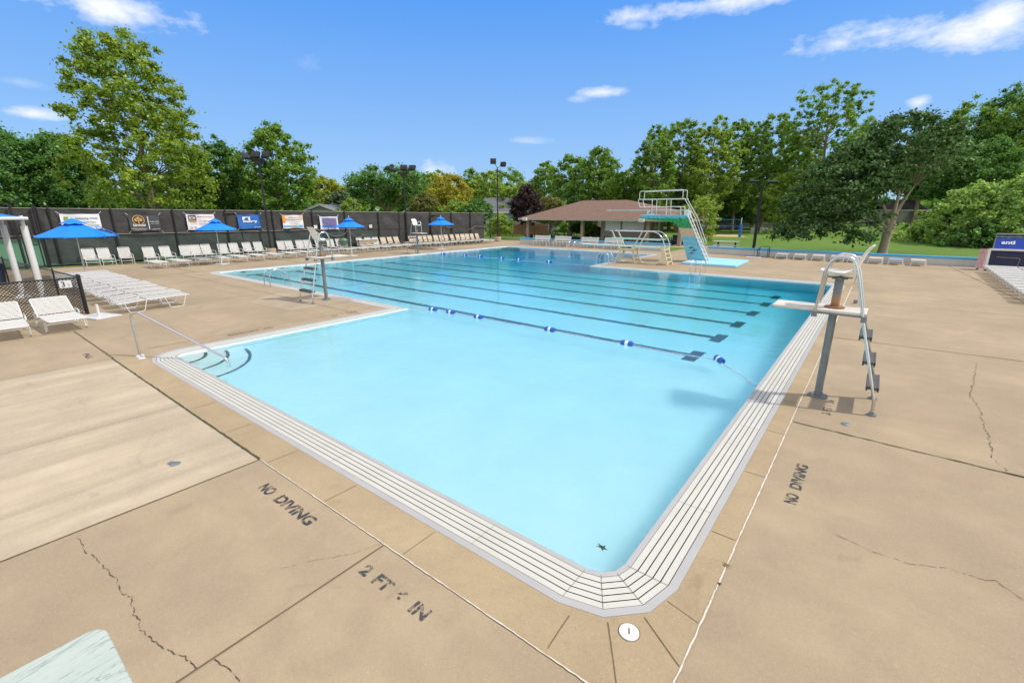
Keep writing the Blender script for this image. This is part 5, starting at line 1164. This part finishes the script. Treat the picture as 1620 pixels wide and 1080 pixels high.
wood_fence('brown wooden fence in front of the blue house and maroon tree', far(776, 69), far(868, 66), 1.45, M_cedar)
wood_fence('short weathered wooden fence behind the white flowers', far(1208, 80), far(1240, 78), 1.5, M_wood)
t = thing('chain_link_fence', 'thin dark chain link fence crossing the lawn behind the pavilion', 'fence', (0, 0, 0)); chainrun(t, far(776, 60), far(948, 62), 1.25, 2.9, r=.03, mesh=M_chain2)
t = thing('chain_link_fence', 'dark chain link fence on the lawn behind the maple', 'fence', (0, 0, 0)); chainrun(t, far(1380, 56), far(1500, 54), 1.3, 3.1, r=.035, mesh=M_chain2)
t = thing('chain_link_fence', 'dark chain link fence behind the sand court', 'fence', (0, 0, 0)); chainrun(t, far(1160, 72), far(1300, 68), 1.3, 3.1, r=.03, mesh=M_chain2)
t = thing('utility_box', 'pair of green utility boxes beyond the sand court', 'utility box', (*far(1203, 70), 0)); m = MB(); m.box(-.9, -.1, -.4, .4, 0, .85); m.box(.3, 1.3, -.3, .5, 0, .9); obj('cabinet', m, mat('pale_green_metal', (.25, .32, .25), .5), t, bevel=.03)
x, y = W(1385, 383.5); m = MB(); m.lathe([(0, .26), (.2, .24), (.36, .12), (.4, 0)], seg=9); o = tag(obj('boulder', m, M_patch, smooth=80), 'flat pale rock lying on the lawn left of the maple trunk', 'rock'); o.location = (x, y, 0); o.scale = (1, .7, .9)
# houses
def house(label, px0, px1, d, zb, ze, zr, wall, roof, gable='x', depth=8, over=.4, name='house', rot=0):
    p = Vector(far((px0 + px1) / 2, d)); L_ = (Vector(far(px1, d)) - Vector(far(px0, d))).length
    t = thing(name, label, 'house', (p.x, p.y, 0), YAWR + rot); m = MB(); m.box(-L_ / 2, L_ / 2, 0, depth, zb, ze)
    if gable == 'y': m.add([(-L_ / 2, 0, ze), (L_ / 2, 0, ze), (0, 0, zr - .12)], [(0, 1, 2)])
    wl = obj('wall', m, wall, t); m = MB(); o = over
    if gable == 'x': V = [(-L_ / 2 - o, -o, ze - .1), (L_ / 2 + o, -o, ze - .1), (L_ / 2 + o, depth / 2, zr), (-L_ / 2 - o, depth / 2, zr), (-L_ / 2 - o, depth + o, ze - .1), (L_ / 2 + o, depth + o, ze - .1)]; F = [(0, 1, 2, 3), (3, 2, 5, 4)]
    else: V = [(-L_ / 2 - o, -o, ze - .15), (0, -o, zr), (0, depth, zr), (-L_ / 2 - o, depth, ze - .15), (L_ / 2 + o, -o, ze - .15), (L_ / 2 + o, depth, ze - .15)]; F = [(0, 1, 2, 3), (1, 4, 5, 2)]
    m.add(V, F); r = obj('roof', m, roof, t); r.modifiers.new('thickness', 'SOLIDIFY').thickness = .18
    if gable == 'y':
        m = MB(); m.beam((-L_ / 2 - o, -o - .05, ze - .2), (0, -o - .05, zr - .05), .08, .25); m.beam((L_ / 2 + o, -o - .05, ze - .2), (0, -o - .05, zr - .05), .08, .25); obj('rake_board', m, M_white, r)
    else: m = MB(); m.box(-L_ / 2 - o, L_ / 2 + o, -o - .14, -o, ze - .32, ze - .08); obj('gutter', m, M_white, r)
    return t, wl, L_
def siding(name, col): 
    t_ = NT(name); sp = t_.node('ShaderNodeSeparateXYZ', {0: t_.tc.outputs['Object']}); fr = t_.math('FRACT', t_.math('MULTIPLY', sp.outputs[2], 5.0)); c = t_.mix(t_.ramp(fr, [(.0, (0, 0, 0)), (.12, (1, 1, 1))]), W3([q * .75 for q in col]), W3(col)); return t_.set(Base_Color=c, Roughness=.7)
M_roofg = mat('grey_shingles', (.12, .13, .15), .9, var=.25, scale=6); M_roofb = mat('dark_brown_shingles', (.06, .045, .04), .9, var=.2, scale=6)
hz = lambda px, d, py: Zat(*far(px, d), py)
t, wl, L_ = house('pale blue two storey house with grey roof behind the lamp post', 768, 880, 88, -1, hz(800, 88, 334.5), hz(800, 92, 313), siding('pale_blue_siding', (.30, .42, .48)), M_roofg)
m = MB(); zz = hz(800, 88, 352); m.box(-L_ / 2, L_ / 2, -.06, -.003, zz, zz + .15); obj('trim_band', m, M_white, wl)
for u, zc in ((-.16, zz - .9), (.1, zz - .8)): m = MB(); m.box(u * L_ - .7, u * L_ + .7, -.06, -.003, zc - .5, zc + .5); f = obj('window', m, M_white, wl); m = MB(); m.box(u * L_ - .6, u * L_ + .6, -.075, -.06, zc - .4, zc + .4); obj('pane', m, bpy.data.materials['dark_glass'], f)
m = MB(); m.cyl((-1, 3.2, hz(800, 92, 316)), (-1, 3.2, hz(800, 92, 306)), .12, seg=8); obj('vent_pipe', m, M_galv, t)
house('cream bungalow seen under the pavilion roof', 925, 1005, 78, -1, hz(950, 78, 333), hz(950, 82, 322), siding('cream_siding', (.5, .46, .34)), M_roofb)
t, wl, L_ = house('cream garage with dark roof beyond the maple trunk', 1402, 1462, 84, .3, hz(1430, 84, 331), hz(1430, 88, 317), siding('pale_cream_siding', (.55, .55, .42)), M_roofb, depth=6)
m = MB(); m.box(-.9, .6, -.06, -.003, hz(1430, 84, 350), hz(1430, 84, 335)); f = obj('door', m, M_strap_cream, wl)
house('grey roofed garage wing right of the garage tree', 1462, 1500, 82, .3, hz(1470, 82, 342), hz(1470, 84, 330), bpy.data.materials['pale_cream_siding'], M_roofb, depth=5)
house('grey gabled roof with white edge showing above the fence', 470, 548, 60, 0, hz(500, 60, 337), hz(500, 60, 323), siding('grey_siding', (.3, .31, .3)), M_roofg, gable='y')
house('small roof with white edge above the fence beside the third lamp', 632, 672, 80, 0, hz(650, 80, 340), hz(650, 80, 327), bpy.data.materials['grey_siding'], M_roofg, gable='y')
house('white house corner with grey roof at the far left edge', -60, 16, 62, 0, hz(5, 62, 320), hz(5, 66, 311), siding('white_siding', (.62, .62, .6)), M_roofg)
house('grey house half hidden by trees behind the volleyball court', 1118, 1172, 92, 0, hz(1140, 92, 312), hz(1140, 96, 296), siding('light_grey_siding', (.5, .52, .52)), M_roofg)
house('pale house glimpsed behind the pale green tree', 1205, 1250, 100, 0, hz(1225, 100, 325), hz(1225, 104, 308), siding('beige_siding', (.45, .4, .33)), M_roofb)
# ================================================================== TREES AND SHRUBS
def leaf_mat(name, col, dark=.55, hue2=None, trans=.46):
    t = NT(name); at = t.node('ShaderNodeAttribute', attribute_name='tint'); f = at.outputs['Fac']
    c2 = hue2 or tuple(q * 1.5 for q in col); c = t.ramp(f, [(0, tuple(q * dark for q in col)), (.5, col), (1, c2)])
    d = t.node('ShaderNodeBsdfDiffuse', {'Color': c}); tr = t.node('ShaderNodeBsdfTranslucent', {'Color': t.mix(.5, c, W3((min(1, col[0] * 2.2), min(1, col[1] * 2), col[2] * .8)))}); g = t.node('ShaderNodeBsdfGlossy', {'Color': (.6, .65, .6, 1), 'Roughness': .45})
    m1 = t.node('ShaderNodeMixShader', {0: trans}); t.l.new(d.outputs[0], m1.inputs[1]); t.l.new(tr.outputs[0], m1.inputs[2])
    m2 = t.node('ShaderNodeMixShader', {0: .05}); t.l.new(m1.outputs[0], m2.inputs[1]); t.l.new(g.outputs[0], m2.inputs[2]); t.l.new(m2.outputs[0], t.n['Material Output'].inputs['Surface']); return t.m
LM = {
 'mid': leaf_mat('mid_green_leaves', (0.163, 0.29, 0.042)), 'dark': leaf_mat('dark_green_leaves', (0.103, 0.227, 0.047)), 'light': leaf_mat('light_green_leaves', (0.24, 0.366, 0.051), hue2=(0.354, 0.455, 0.076)),
 'syc': leaf_mat('yellow_green_leaves', (0.205, 0.315, 0.036), hue2=(0.40, 0.46, 0.05)), 'yel': leaf_mat('golden_leaves', (0.33, 0.33, 0.035), hue2=(0.52, 0.45, 0.035)), 'lime': leaf_mat('lime_leaves', (0.297, 0.363, 0.033), hue2=(0.506, 0.495, 0.033)),
 'map': leaf_mat('deep_green_maple_leaves', (0.068, 0.143, 0.031), hue2=(0.113, 0.216, 0.076), trans=.2), 'red': leaf_mat('maroon_leaves', (.05, .026, .03), hue2=(.10, .05, .055), trans=.15), 'con': leaf_mat('blue_green_needles', (.09, .14, .06), trans=.1),
 'wil': leaf_mat('soft_green_willow_leaves', (0.284, 0.448, 0.113), hue2=(0.478, 0.628, 0.179)), 'olive': leaf_mat('olive_leaves', (.17, .19, .05), hue2=(.3, .27, .09)), 'whi': leaf_mat('white_blossoms', (.6, .6, .5), hue2=(.8, .8, .75)) }
PROF = {'round': [(0, .35), (.2, .85), (.5, 1), (.8, .78), (1, .2)], 'oval': [(0, .45), (.25, .95), (.5, 1), (.75, .72), (1, .12)], 'vase': [(0, .35), (.3, .75), (.65, 1), (.88, .75), (1, .25)],
        'cone': [(0, .9), (.2, 1), (.6, .6), (1, .06)], 'dome': [(0, .95), (.3, 1), (.6, .88), (.85, .55), (1, .1)], 'syc': [(0, .78), (.12, 1), (.3, .98), (.42, .82), (.6, .84), (.8, .62), (.92, .4), (1, .15)]}
def crown_mesh(seed, R0, z0, z1, prof, ncl, nlf, ls, csz=.2, lump=.18, squash=.75, droop=0., inner=.15, sx=1., lean=0.):
    rng = np.random.default_rng(seed); P = PROF[prof]; H = z1 - z0
    px = np.array([p[0] for p in P]); py = np.array([p[1] for p in P]); ph = rng.uniform(0, 6.28, 6)
    hh = rng.beta(1.15, 1.05, ncl * 3); rad = np.interp(hh, px, py); hh = hh[rng.random(ncl * 3) < rad][:ncl]; n = len(hh)
    rad = np.interp(hh, px, py); an = rng.uniform(0, 6.2832, n)
    lu = 1 + lump * (np.sin(an * 2 + ph[0] + hh * 4) + np.sin(an * 3 + ph[1] - hh * 7) * .7 + np.sin(an * 5 + ph[2] + hh * 11) * .5)
    rr = R0 * rad * lu * (inner + (1 - inner) * rng.random(n) ** .42) * (1 - csz * .55)
    C = np.stack([np.cos(an) * rr * sx + lean * hh * H, np.sin(an) * rr, z0 + hh * H * (1 - csz * .3) + rng.normal(0, .02, n) * H], 1)
    cs = R0 * csz * rng.uniform(.6, 1.35, n)
    N_ = n * nlf; ci = np.repeat(np.arange(n), nlf); d = rng.normal(size=(N_, 3)); d /= np.linalg.norm(d, axis=1)[:, None]
    r = np.clip(np.abs(rng.normal(0, .62, N_)), 0, 1.7); pos = C[ci] + d * (cs[ci] * r)[:, None] * np.array([1, 1, squash]); pos[:, 2] -= droop * cs[ci] * r * rng.random(N_) * 1.5
    nrm = d * .7 + np.array([0, 0, .55]) + rng.normal(0, .55, (N_, 3)); nrm /= np.linalg.norm(nrm, axis=1)[:, None]
    a = np.cross(nrm, rng.normal(size=(N_, 3))); a /= np.linalg.norm(a, axis=1)[:, None]; b = np.cross(nrm, a)
    s = (ls * rng.uniform(.6, 1.35, N_))[:, None]; V = np.stack([pos - a * s, pos - b * s * .62 + nrm * s * .12, pos + a * s, pos + b * s * .62 + nrm * s * .12], 1).reshape(-1, 3)
    tint = np.clip(.5 + rng.normal(0, .17, n)[ci] + rng.normal(0, .17, N_), 0, 1); tint = np.repeat(tint, 4)
    return V.astype(np.float32), tint.astype(np.float32), C, cs
def leaves_obj(name, V, tint, mt, parent):
    n = len(V); me = bpy.data.meshes.new(name); me.vertices.add(n); me.vertices.foreach_set('co', V.ravel()); me.loops.add(n); me.loops.foreach_set('vertex_index', np.arange(n, dtype=np.int32))
    me.polygons.add(n // 4); me.polygons.foreach_set('loop_start', np.arange(0, n, 4, dtype=np.int32)); me.materials.append(mt)
    at = me.attributes.new('tint', 'FLOAT', 'POINT'); at.data.foreach_set('value', tint); me.update(calc_edges=True)
    o = bpy.data.objects.new(name, me); COL.objects.link(o); o.parent = parent; return o
def tree(name, label, cat, loc, R0, z0, z1, prof, leafk, seed, ncl=130, nlf=80, ls=.24, tr=.3, limbs=14, trunkh=None, bark=None, group=None, limb_r=.35, wig=.25, fork=.35, sx=1., lean=0., **kw):
    t = thing(name, label, cat, loc, 0, group); rnd = random.Random(seed)
    kw['csz'] = kw.get('csz', .2) * .74
    V, tint, C, cs = crown_mesh(seed, R0, z0, z1, prof, int(ncl * 2.1), int(nlf * 1.4), ls * .57, sx=sx, lean=lean, **kw)
    m = MB(); H = z1; th = trunkh or (z0 + (z1 - z0) * .7); n = 9; path = []
    for i in range(n + 1): u = i / n; path.append((math.sin(u * 5 + seed) * wig * u * tr * 2 + lean * max(0, th * u - z0), math.cos(u * 4 + seed) * wig * u * tr * 2, th * u - (.2 if i == 0 else 0)))
    m.tube(path, tr, 9, rs=[tr * (1.35 if i == 0 else 1.05 - .85 * (i / n)) for i in range(n + 1)])
    idx = list(range(len(C))); rnd.shuffle(idx)
    for k in idx[:limbs]:
        e = Vector(C[k]); zst = max(th * fork * .8, min(th * .92, e.z - math.hypot(e.x, e.y) * rnd.uniform(.5, .95))); u = zst / th; i = min(n - 1, int(u * n)); s = Vector(path[i]).lerp(Vector(path[i + 1]), u * n - i)
        mid = s.lerp(e, .5) + Vector((rnd.uniform(-1, 1), rnd.uniform(-1, 1), rnd.uniform(-.2, .9))) * (e - s).length * .12; r0 = tr * limb_r * (1 - u * .45)
        m.tube([s, s.lerp(mid, .5), mid, mid.lerp(e, .55), e], r0, 6, rs=[r0, r0 * .8, r0 * .6, r0 * .4, r0 * .15])
    obj('trunk', m, bark or M_bark, t, smooth=70); leaves_obj('crown', V, tint, LM[leafk], t); return t
M_bark2 = mat('pale_bark', (.26, .22, .165), .95, scale=4, col2=(.36, .31, .24), bump=.6, detail=8)
def T(label, pxc, d, wpx, ytop, ybot, prof, leafk, seed, cat='tree', name='broadleaf_tree', **kw):
    x, y = far(pxc, d); x0, y0 = far(pxc - wpx / 2, d); x1, y1 = far(pxc + wpx / 2, d); R0 = math.hypot(x1 - x0, y1 - y0) / 2 / math.sqrt(1 + ((pxc - 810) / 758.) ** 2) ** .0
    return tree(name, label, cat, (x, y, gz(x, y)), R0, Zat(x, y, ybot) - gz(x, y), Zat(x, y, ytop) - gz(x, y), prof, leafk, seed, **kw)
G1 = 'trees beyond the black fence'; G2 = 'trees beyond the lawn'
# left
T('tallest yellow green sycamore leaning above the left fence', 243, 52, 215, 38, 325, 'syc', 'syc', 11, name='sycamore_tree', ncl=270, nlf=78, ls=.27, csz=.125, tr=.38, limbs=46, limb_r=.32, lump=.12, inner=.05, group=G1, fork=.22, lean=-.035)
T('dark green tree filling the far left edge behind the shade shelter', 20, 60, 190, 200, 345, 'dome', 'dark', 12, ncl=190, nlf=90, ls=.30, csz=.17, group=G1)
T('dark green tree between the left edge and the tall sycamore', 112, 62, 130, 205, 345, 'dome', 'dark', 13, ncl=150, nlf=90, ls=.3, csz=.18, group=G1)
T('mid green tree directly right of the tall sycamore', 360, 60, 110, 214, 350, 'oval', 'dark', 14, ncl=150, nlf=80, ls=.28, csz=.17, group=G1)
T('round mid green tree behind the first tall fence lamp', 445, 58, 120, 196, 350, 'round', 'mid', 15, ncl=190, nlf=75, ls=.26, csz=.15, group=G1)
T('low dark green tree under the sycamore behind the banners', 300, 66, 160, 262, 350, 'dome', 'dark', 16, ncl=120, nlf=80, ls=.32, group=G1)
T('small dark tree above the fence behind the orange corner banner', 425, 66, 130, 285, 345, 'dome', 'dark', 17, ncl=90, nlf=70, ls=.3, group=G1)
T('lime yellow tree above the grey gabled roof', 512, 88, 72, 277, 345, 'round', 'lime', 18, ncl=90, nlf=80, ls=.34, csz=.2, group=G1)
T('dark blue green rounded conifer right of the lime yellow tree', 541, 78, 52, 299, 345, 'dome', 'con', 19, name='conifer_tree', ncl=90, nlf=80, ls=.25, csz=.2, group=G1)
T('green tree behind the third umbrella with dark trunk', 561, 92, 50, 296, 345, 'round', 'mid', 20, ncl=60, nlf=70, ls=.32, csz=.22, group=G1)
T('old cut back tree with bare thick limbs behind the fence', 613, 66, 128, 262, 322, 'vase', 'dark', 21, name='old_tree', ncl=105, nlf=85, ls=.26, csz=.19, tr=.75, limbs=22, limb_r=.55, bark=M_bark, group=G1, fork=.2, inner=.4, trunkh=5)
T('bright green tree right behind the old cut back tree', 652, 92, 74, 272, 345, 'round', 'mid', 22, ncl=80, nlf=80, ls=.34, csz=.2, group=G1)
T('small pale green sapling peeking over the fence by the gabled roof', 556, 58, 34, 313, 345, 'oval', 'light', 23, ncl=40, nlf=60, ls=.2, csz=.25, group=G1)
T('golden yellow tree in the middle of the tree line', 708, 84, 84, 274, 345, 'round', 'yel', 24, ncl=130, nlf=80, ls=.3, csz=.18, group=G1)
T('olive bushy tree left of the golden tree', 672, 76, 60, 300, 345, 'dome', 'olive', 25, ncl=80, nlf=70, ls=.26, group=G1)
T('dark green shrub above the right end of the fence', 756, 64, 52, 312, 350, 'dome', 'dark', 26, ncl=80, nlf=70, ls=.2, name='evergreen_shrub', group=G1)
T('yellow green small tree above the fence right of the golden tree', 722, 70, 56, 315, 350, 'dome', 'light', 27, ncl=70, nlf=70, ls=.22, group=G1)
T('bright green low bush at the end of the black fence', 790, 57, 42, 337, 370, 'dome', 'light', 28, ncl=80, nlf=80, ls=.15, name='leafy_bush', cat='bush', tr=.08, group=G1)
T('tall grey green tree far behind the golden tree', 690, 108, 70, 268, 345, 'vase', 'mid', 29, ncl=70, nlf=60, ls=.36, csz=.18, group=G1)
# middle
for i, (px, w_, yt, lk, lb) in enumerate([(745, 60, 263, 'mid', 'mid green tree left of the lamp post beyond the fence end'), (770, 70, 268, 'light', 'light green tree directly behind the small two head lamp post'), (800, 80, 264, 'mid', 'tall mid green tree right of the small two head lamp post'), (825, 80, 284, 'light', 'pale green tree above the blue house roof'),
        (862, 64, 252, 'mid', 'tall narrow tree above the left end of the pavilion roof'), (902, 66, 243, 'mid', 'mid green tree above the pavilion left hip'), (944, 92, 226, 'mid', 'tallest dense green tree right above the pavilion ridge'), (985, 60, 268, 'syc', 'yellow tinged tree between the pavilion ridge and the diving tower')]):
    T(lb, px, [104, 96, 110, 92, 90, 84, 78, 86][i], w_, yt, 350, ['round', 'round', 'vase', 'dome', 'oval', 'vase', 'oval', 'round'][i], lk, 40 + i, ncl=[90, 90, 90, 90, 90, 100, 170, 80][i], nlf=75, ls=.32, csz=.18, group=G2, inner=.3)
T('maroon leaved tree in front of the blue house', 832, 64, 46, 289, 354, 'oval', 'red', 50, name='maroon_tree', ncl=120, nlf=80, ls=.22, csz=.22, group=G2)
T('grey olive low tree behind the left slope of the pavilion roof', 872, 70, 56, 308, 352, 'dome', 'olive', 51, ncl=80, nlf=70, ls=.24, group=G2)
T('dark green low tree behind the middle of the pavilion', 912, 78, 80, 300, 356, 'dome', 'dark', 52, ncl=90, nlf=80, ls=.3, group=G2)
for i, (px, w_, yb, lb) in enumerate([(893, 16, 366, 'small round clipped bush on the lawn under the pavilion roof'), (914, 24, 366, 'wide round bush on the lawn behind the pavilion posts'), (940, 34, 372, 'leafy bush beside the kiosk wall')]): T(lb, px, 66 - i * 6, w_, 350 + i * 3, yb + 1, 'dome', ['mid', 'dark', 'mid'][i], 55 + i, cat='bush', name='leafy_bush', ncl=40, nlf=70, ls=.16, tr=.06, csz=.3)
# right hand tree line
for i, (px, w_, yt, d, lk, lb) in enumerate([(1030, 80, 192, 74, 'mid', 'airy tall tree directly above the diving tower rails'), (1072, 84, 186, 80, 'mid', 'second tall airy tree right of the diving tower'), (1118, 86, 177, 76, 'light', 'tallest light green tree left of the lawn lamp post'), (1160, 70, 186, 84, 'mid', 'tall tree behind the volleyball net'),
        (1206, 84, 178, 78, 'mid', 'tall tree directly behind the lawn lamp post'), (1245, 80, 210, 88, 'light', 'shorter light green tree right of the lawn lamp post')]):
    T(lb, px, d, w_, yt, 338, ['oval', 'vase', 'oval', 'vase', 'vase', 'round'][i], lk, 60 + i, ncl=190, nlf=70, ls=.27, csz=.14, group=G2, inner=.25, limbs=26, tr=.3, lump=.22)
for i, (px, w_, yt, d, lk, lb) in enumerate([(1012, 60, 262, 88, 'syc', 'low yellowish tree behind the diving tower rails'), (1060, 90, 262, 86, 'dark', 'dark understorey tree behind the diving tower'), (1115, 90, 258, 88, 'dark', 'dark understorey tree left of the volleyball net'), (1170, 80, 270, 90, 'dark', 'dark understorey tree behind the volleyball net'), (1215, 90, 250, 92, 'dark', 'dark understorey tree behind the lawn lamp post'), (1265, 90, 262, 92, 'dark', 'dark understorey tree behind the maple crown left side')]):
    T(lb, px, d, w_, yt, 352, 'dome', lk, 70 + i, ncl=110, nlf=75, ls=.32, csz=.2, group=G2, inner=.3)
T('pale green tree between the lawn lamp post and the dark maple', 1238, 72, 78, 272, 352, 'round', 'light', 80, ncl=110, nlf=80, ls=.24, group=G2)
T('very tall airy tree rising above the dark maple', 1288, 70, 118, 124, 330, 'vase', 'mid', 81, ncl=230, nlf=62, ls=.24, csz=.115, lump=.25, limbs=44, tr=.34, group=G2, inner=.15, fork=.3)
T('mid green tree behind the maple top', 1352, 80, 90, 182, 330, 'oval', 'mid', 82, ncl=130, nlf=70, ls=.28, csz=.16, group=G2)
T('leafy sapling with big pale leaves behind the diving tower ladder', 1108, 47, 74, 306, 386, 'round', 'light', 83, name='young_tree', ncl=90, nlf=60, ls=.14, csz=.17, tr=.09, limbs=26, inner=.3)
for i, (px, w_, yt, d, lk, lb) in enumerate([(1445, 100, 205, 86, 'dark', 'dark green tree above the garage roof'), (1505, 120, 150, 76, 'mid', 'tall green tree above the pale right hand shrub'), (1570, 130, 128, 72, 'dark', 'very tall green tree near the right edge'), (1635, 150, 96, 66, 'mid', 'tallest green tree cut off by the right edge'), (1545, 120, 215, 64, 'dark', 'dark green tree low behind the pale right hand shrub')]):
    T(lb, px, d, w_ * 1.1, yt, 310 if i < 4 else 330, 'oval', lk, 90 + i, ncl=230, nlf=75, ls=.27, csz=.145, group=G2, inner=.3, limbs=24, tr=.45)
T('slim dark trunked tree standing in front of the garage', 1449, 66, 90, 228, 318, 'vase', 'dark', 96, ncl=80, nlf=70, ls=.25, csz=.18, tr=.34, limbs=14, trunkh=7, group=G2)
# the dark maple on the lawn
mx, my = W(1396, 404); my = 44.5; lo, hi = -5, 5
for _ in range(40):
    mm = (lo + hi) / 2
    if proj(mm, my, 0)[0] < 1395: lo = mm
    else: hi = mm
mx = lo
t = tree('maple_tree', 'dark green maple with pruned pale trunk standing on the lawn', 'tree', (mx, my, 0), 6.2, 1.25, Zat(mx, my, 172), 'round', 'map', 101, ncl=10, nlf=5, ls=.1, tr=.34, limbs=0, trunkh=3.0, bark=M_bark2)
for c in list(t.children): bpy.data.objects.remove(c)
ztop = Zat(mx, my, 172); yw = R(YAW); rt = Vector((math.cos(yw), math.sin(yw), 0))
V1, t1, C1, s1 = crown_mesh(102, 4.0, 1.15, ztop * .80, 'dome', 430, 90, .115, csz=.15, squash=.5, inner=.2, lump=.12)
V1[:, :3] += np.array(rt * -3.7).astype(np.float32); C1 = C1 + np.array(rt * -3.7)
V2, t2, C2, s2 = crown_mesh(103, 4.2, 4.2, ztop, 'round', 300, 80, .115, csz=.15, squash=.55, inner=.2, lump=.15)
V2[:, :3] += np.array(rt * .15).astype(np.float32); C2 = C2 + np.array(rt * .15)
def keep(V, t, C, f):
    q = V.reshape(-1, 4, 3); c = q.mean(1); lat = c @ np.array(rt); k = f(lat, c[:, 2]); kc = f(C @ np.array(rt), C[:, 2]); return q[k].reshape(-1, 3), t.reshape(-1, 4)[k].ravel(), C[kc]
rr_ = np.random.default_rng(9)
V1, t1, C1 = keep(V1, t1, C1, lambda l, z: ~((l > -2.5) & (z < 4.7)))
V2, t2, C2 = keep(V2, t2, C2, lambda l, z: ~((l > -1.8) & (z < 5.6 - .25 * np.abs(l - 1))) & ((l < 1.2) | (rr_.random(len(l)) < .62)))
m = MB(); ps = [(0, 0, -.2), (.0, 0, .3), (.05, 0, 1.2), (.14, 0, 2.0), (.2, 0, 2.7)]; ps = [rt * p[0] + Vector((0, 0, p[2])) for p in ps]; m.tube(ps, .3, 12, rs=[.40, .31, .27, .29, .23])
rnd = random.Random(8)
def limb(s, e, r, cur=.12, seg=5):
    s = Vector(s); e = Vector(e); mid = s.lerp(e, .5) + Vector((rnd.uniform(-1, 1) * .5, rnd.uniform(-1, 1), rnd.uniform(.2, 1))) * (e - s).length * cur; pts = [(s * (1 - u) ** 2 + mid * 2 * u * (1 - u) + e * u * u) for u in [i / seg for i in range(seg + 1)]]; m.tube(pts, r, 7, rs=[r * (1 - .75 * i / seg) for i in range(seg + 1)]); return pts
main = [(rt * -2.6 + Vector((0, .3, 2.9)), 1.5, .15), (rt * -1.2 + Vector((0, .2, 4.4)), 2.0, .16), (rt * .25 + Vector((0, 0, 4.6)), 2.5, .18), (rt * 1.3 + Vector((0, -.2, 4.9)), 2.4, .17), (rt * -2.0 + Vector((0, -1, 3.4)), 1.8, .11), (rt * .5 + Vector((0, 1.8, 4.2)), 2.3, .12)]
tips = []
for e, z, r in main: pts = limb(rt * .12 + Vector((0, 0, z)), e, r); tips += pts[2:]
allC = [Vector(c) for c in np.concatenate([C1, C2])]; rnd.shuffle(allC)
for c in allC[:70]:
    s = min(tips, key=lambda p: (p - c).length + (0 if p.z < c.z else 1.2)); limb(s, c, .055, .1, 4)
obj('trunk', m, M_bark2, t, smooth=70)
m = MB()
for z, s, side in ((1.62, .13, .1), (2.2, .07, .35), (2.6, .06, .3), (1.95, .06, .32), (2.95, .07, .3)):
    c = rt * (.08 + side * .6) + Vector((math.sin(yw), -math.cos(yw), 0)) * .27 + Vector((0, 0, z)); dd = (Vector((math.sin(yw), -math.cos(yw), 0)) + rt * side).normalized(); m.cyl(c - dd * .12, c + dd * .06, s * 1.15, s, seg=12)
obj('pruning_scar', m, mat('cut_wood', (.42, .33, .2), .9, var=.2), t); leaves_obj('crown', np.concatenate([V1, V2]), np.concatenate([t1, t2]), LM['map'], t)
# shrub mass at the right
sh = [(1500, 47, 80, 318, 412, 'dark', 'dark green arching bush at the end of the lawn'), (1545, 45, 150, 283, 400, 'wil', 'big pale green arching shrub behind the long wall'), (1610, 43, 150, 270, 400, 'wil', 'big pale green shrub behind the blue goal'), (1560, 42.3, 120, 345, 418, 'dark', 'dark undergrowth bush directly behind the wall end'), (1625, 41.5, 110, 350, 425, 'dark', 'dark undergrowth bush directly behind the goal'), (1680, 42, 150, 280, 420, 'wil', 'pale green shrub cut off at the right edge')]
for i, (px, d, w_, yt, yb, lk, lb) in enumerate(sh): T(lb, px, d, w_, yt, yb, 'dome', lk, 110 + i, cat='bush', name='arching_shrub', ncl=[130, 260, 240, 110, 100, 150][i], nlf=55, ls=.24, csz=.12, droop=.7, tr=.11, limbs=60, inner=.2, lump=.24, squash=.6, bark=M_bark2, group='shrubs at the right end of the wall')
t = thing('flower_bed', 'row of white flowering plants beside the green utility boxes', 'flowers', (0, 0, 0))
for k in range(6):
    x, y = far(1216 + k * 13, 68); V, ti, C, cs = crown_mesh(130 + k, .75, 0, .62, 'dome', 18, 40, .1, csz=.35); V[:, 0] += x; V[:, 1] += y; leaves_obj('foliage', V, ti, LM['light'], t)
    V, ti, C, cs = crown_mesh(140 + k, .7, .5, .95, 'dome', 14, 10, .07, csz=.3); V[:, 0] += x; V[:, 1] += y; leaves_obj('blossom', V, ti, LM['whi'], t)
# far wood closing the horizon
rng = np.random.default_rng(5); Vs, Ts = [], []
for k in range(46):
    px = -60 + k * 39; d = 118 + 10 * math.sin(k * 1.9); x, y = far(px, d); V, ti, C, cs = crown_mesh(200 + k, 6.5, 0, 9 + 2.5 * math.sin(k * 2.7), 'dome', 26, 46, .75, csz=.3); V[:, 0] += x; V[:, 1] += y; Vs.append(V); Ts.append(ti)
o = leaves_obj('far_woodland', np.concatenate(Vs), np.concatenate(Ts), LM['dark'], None); o['kind'] = 'stuff'; tag(o, 'continuous dark green woodland closing the horizon behind the houses', 'woodland')
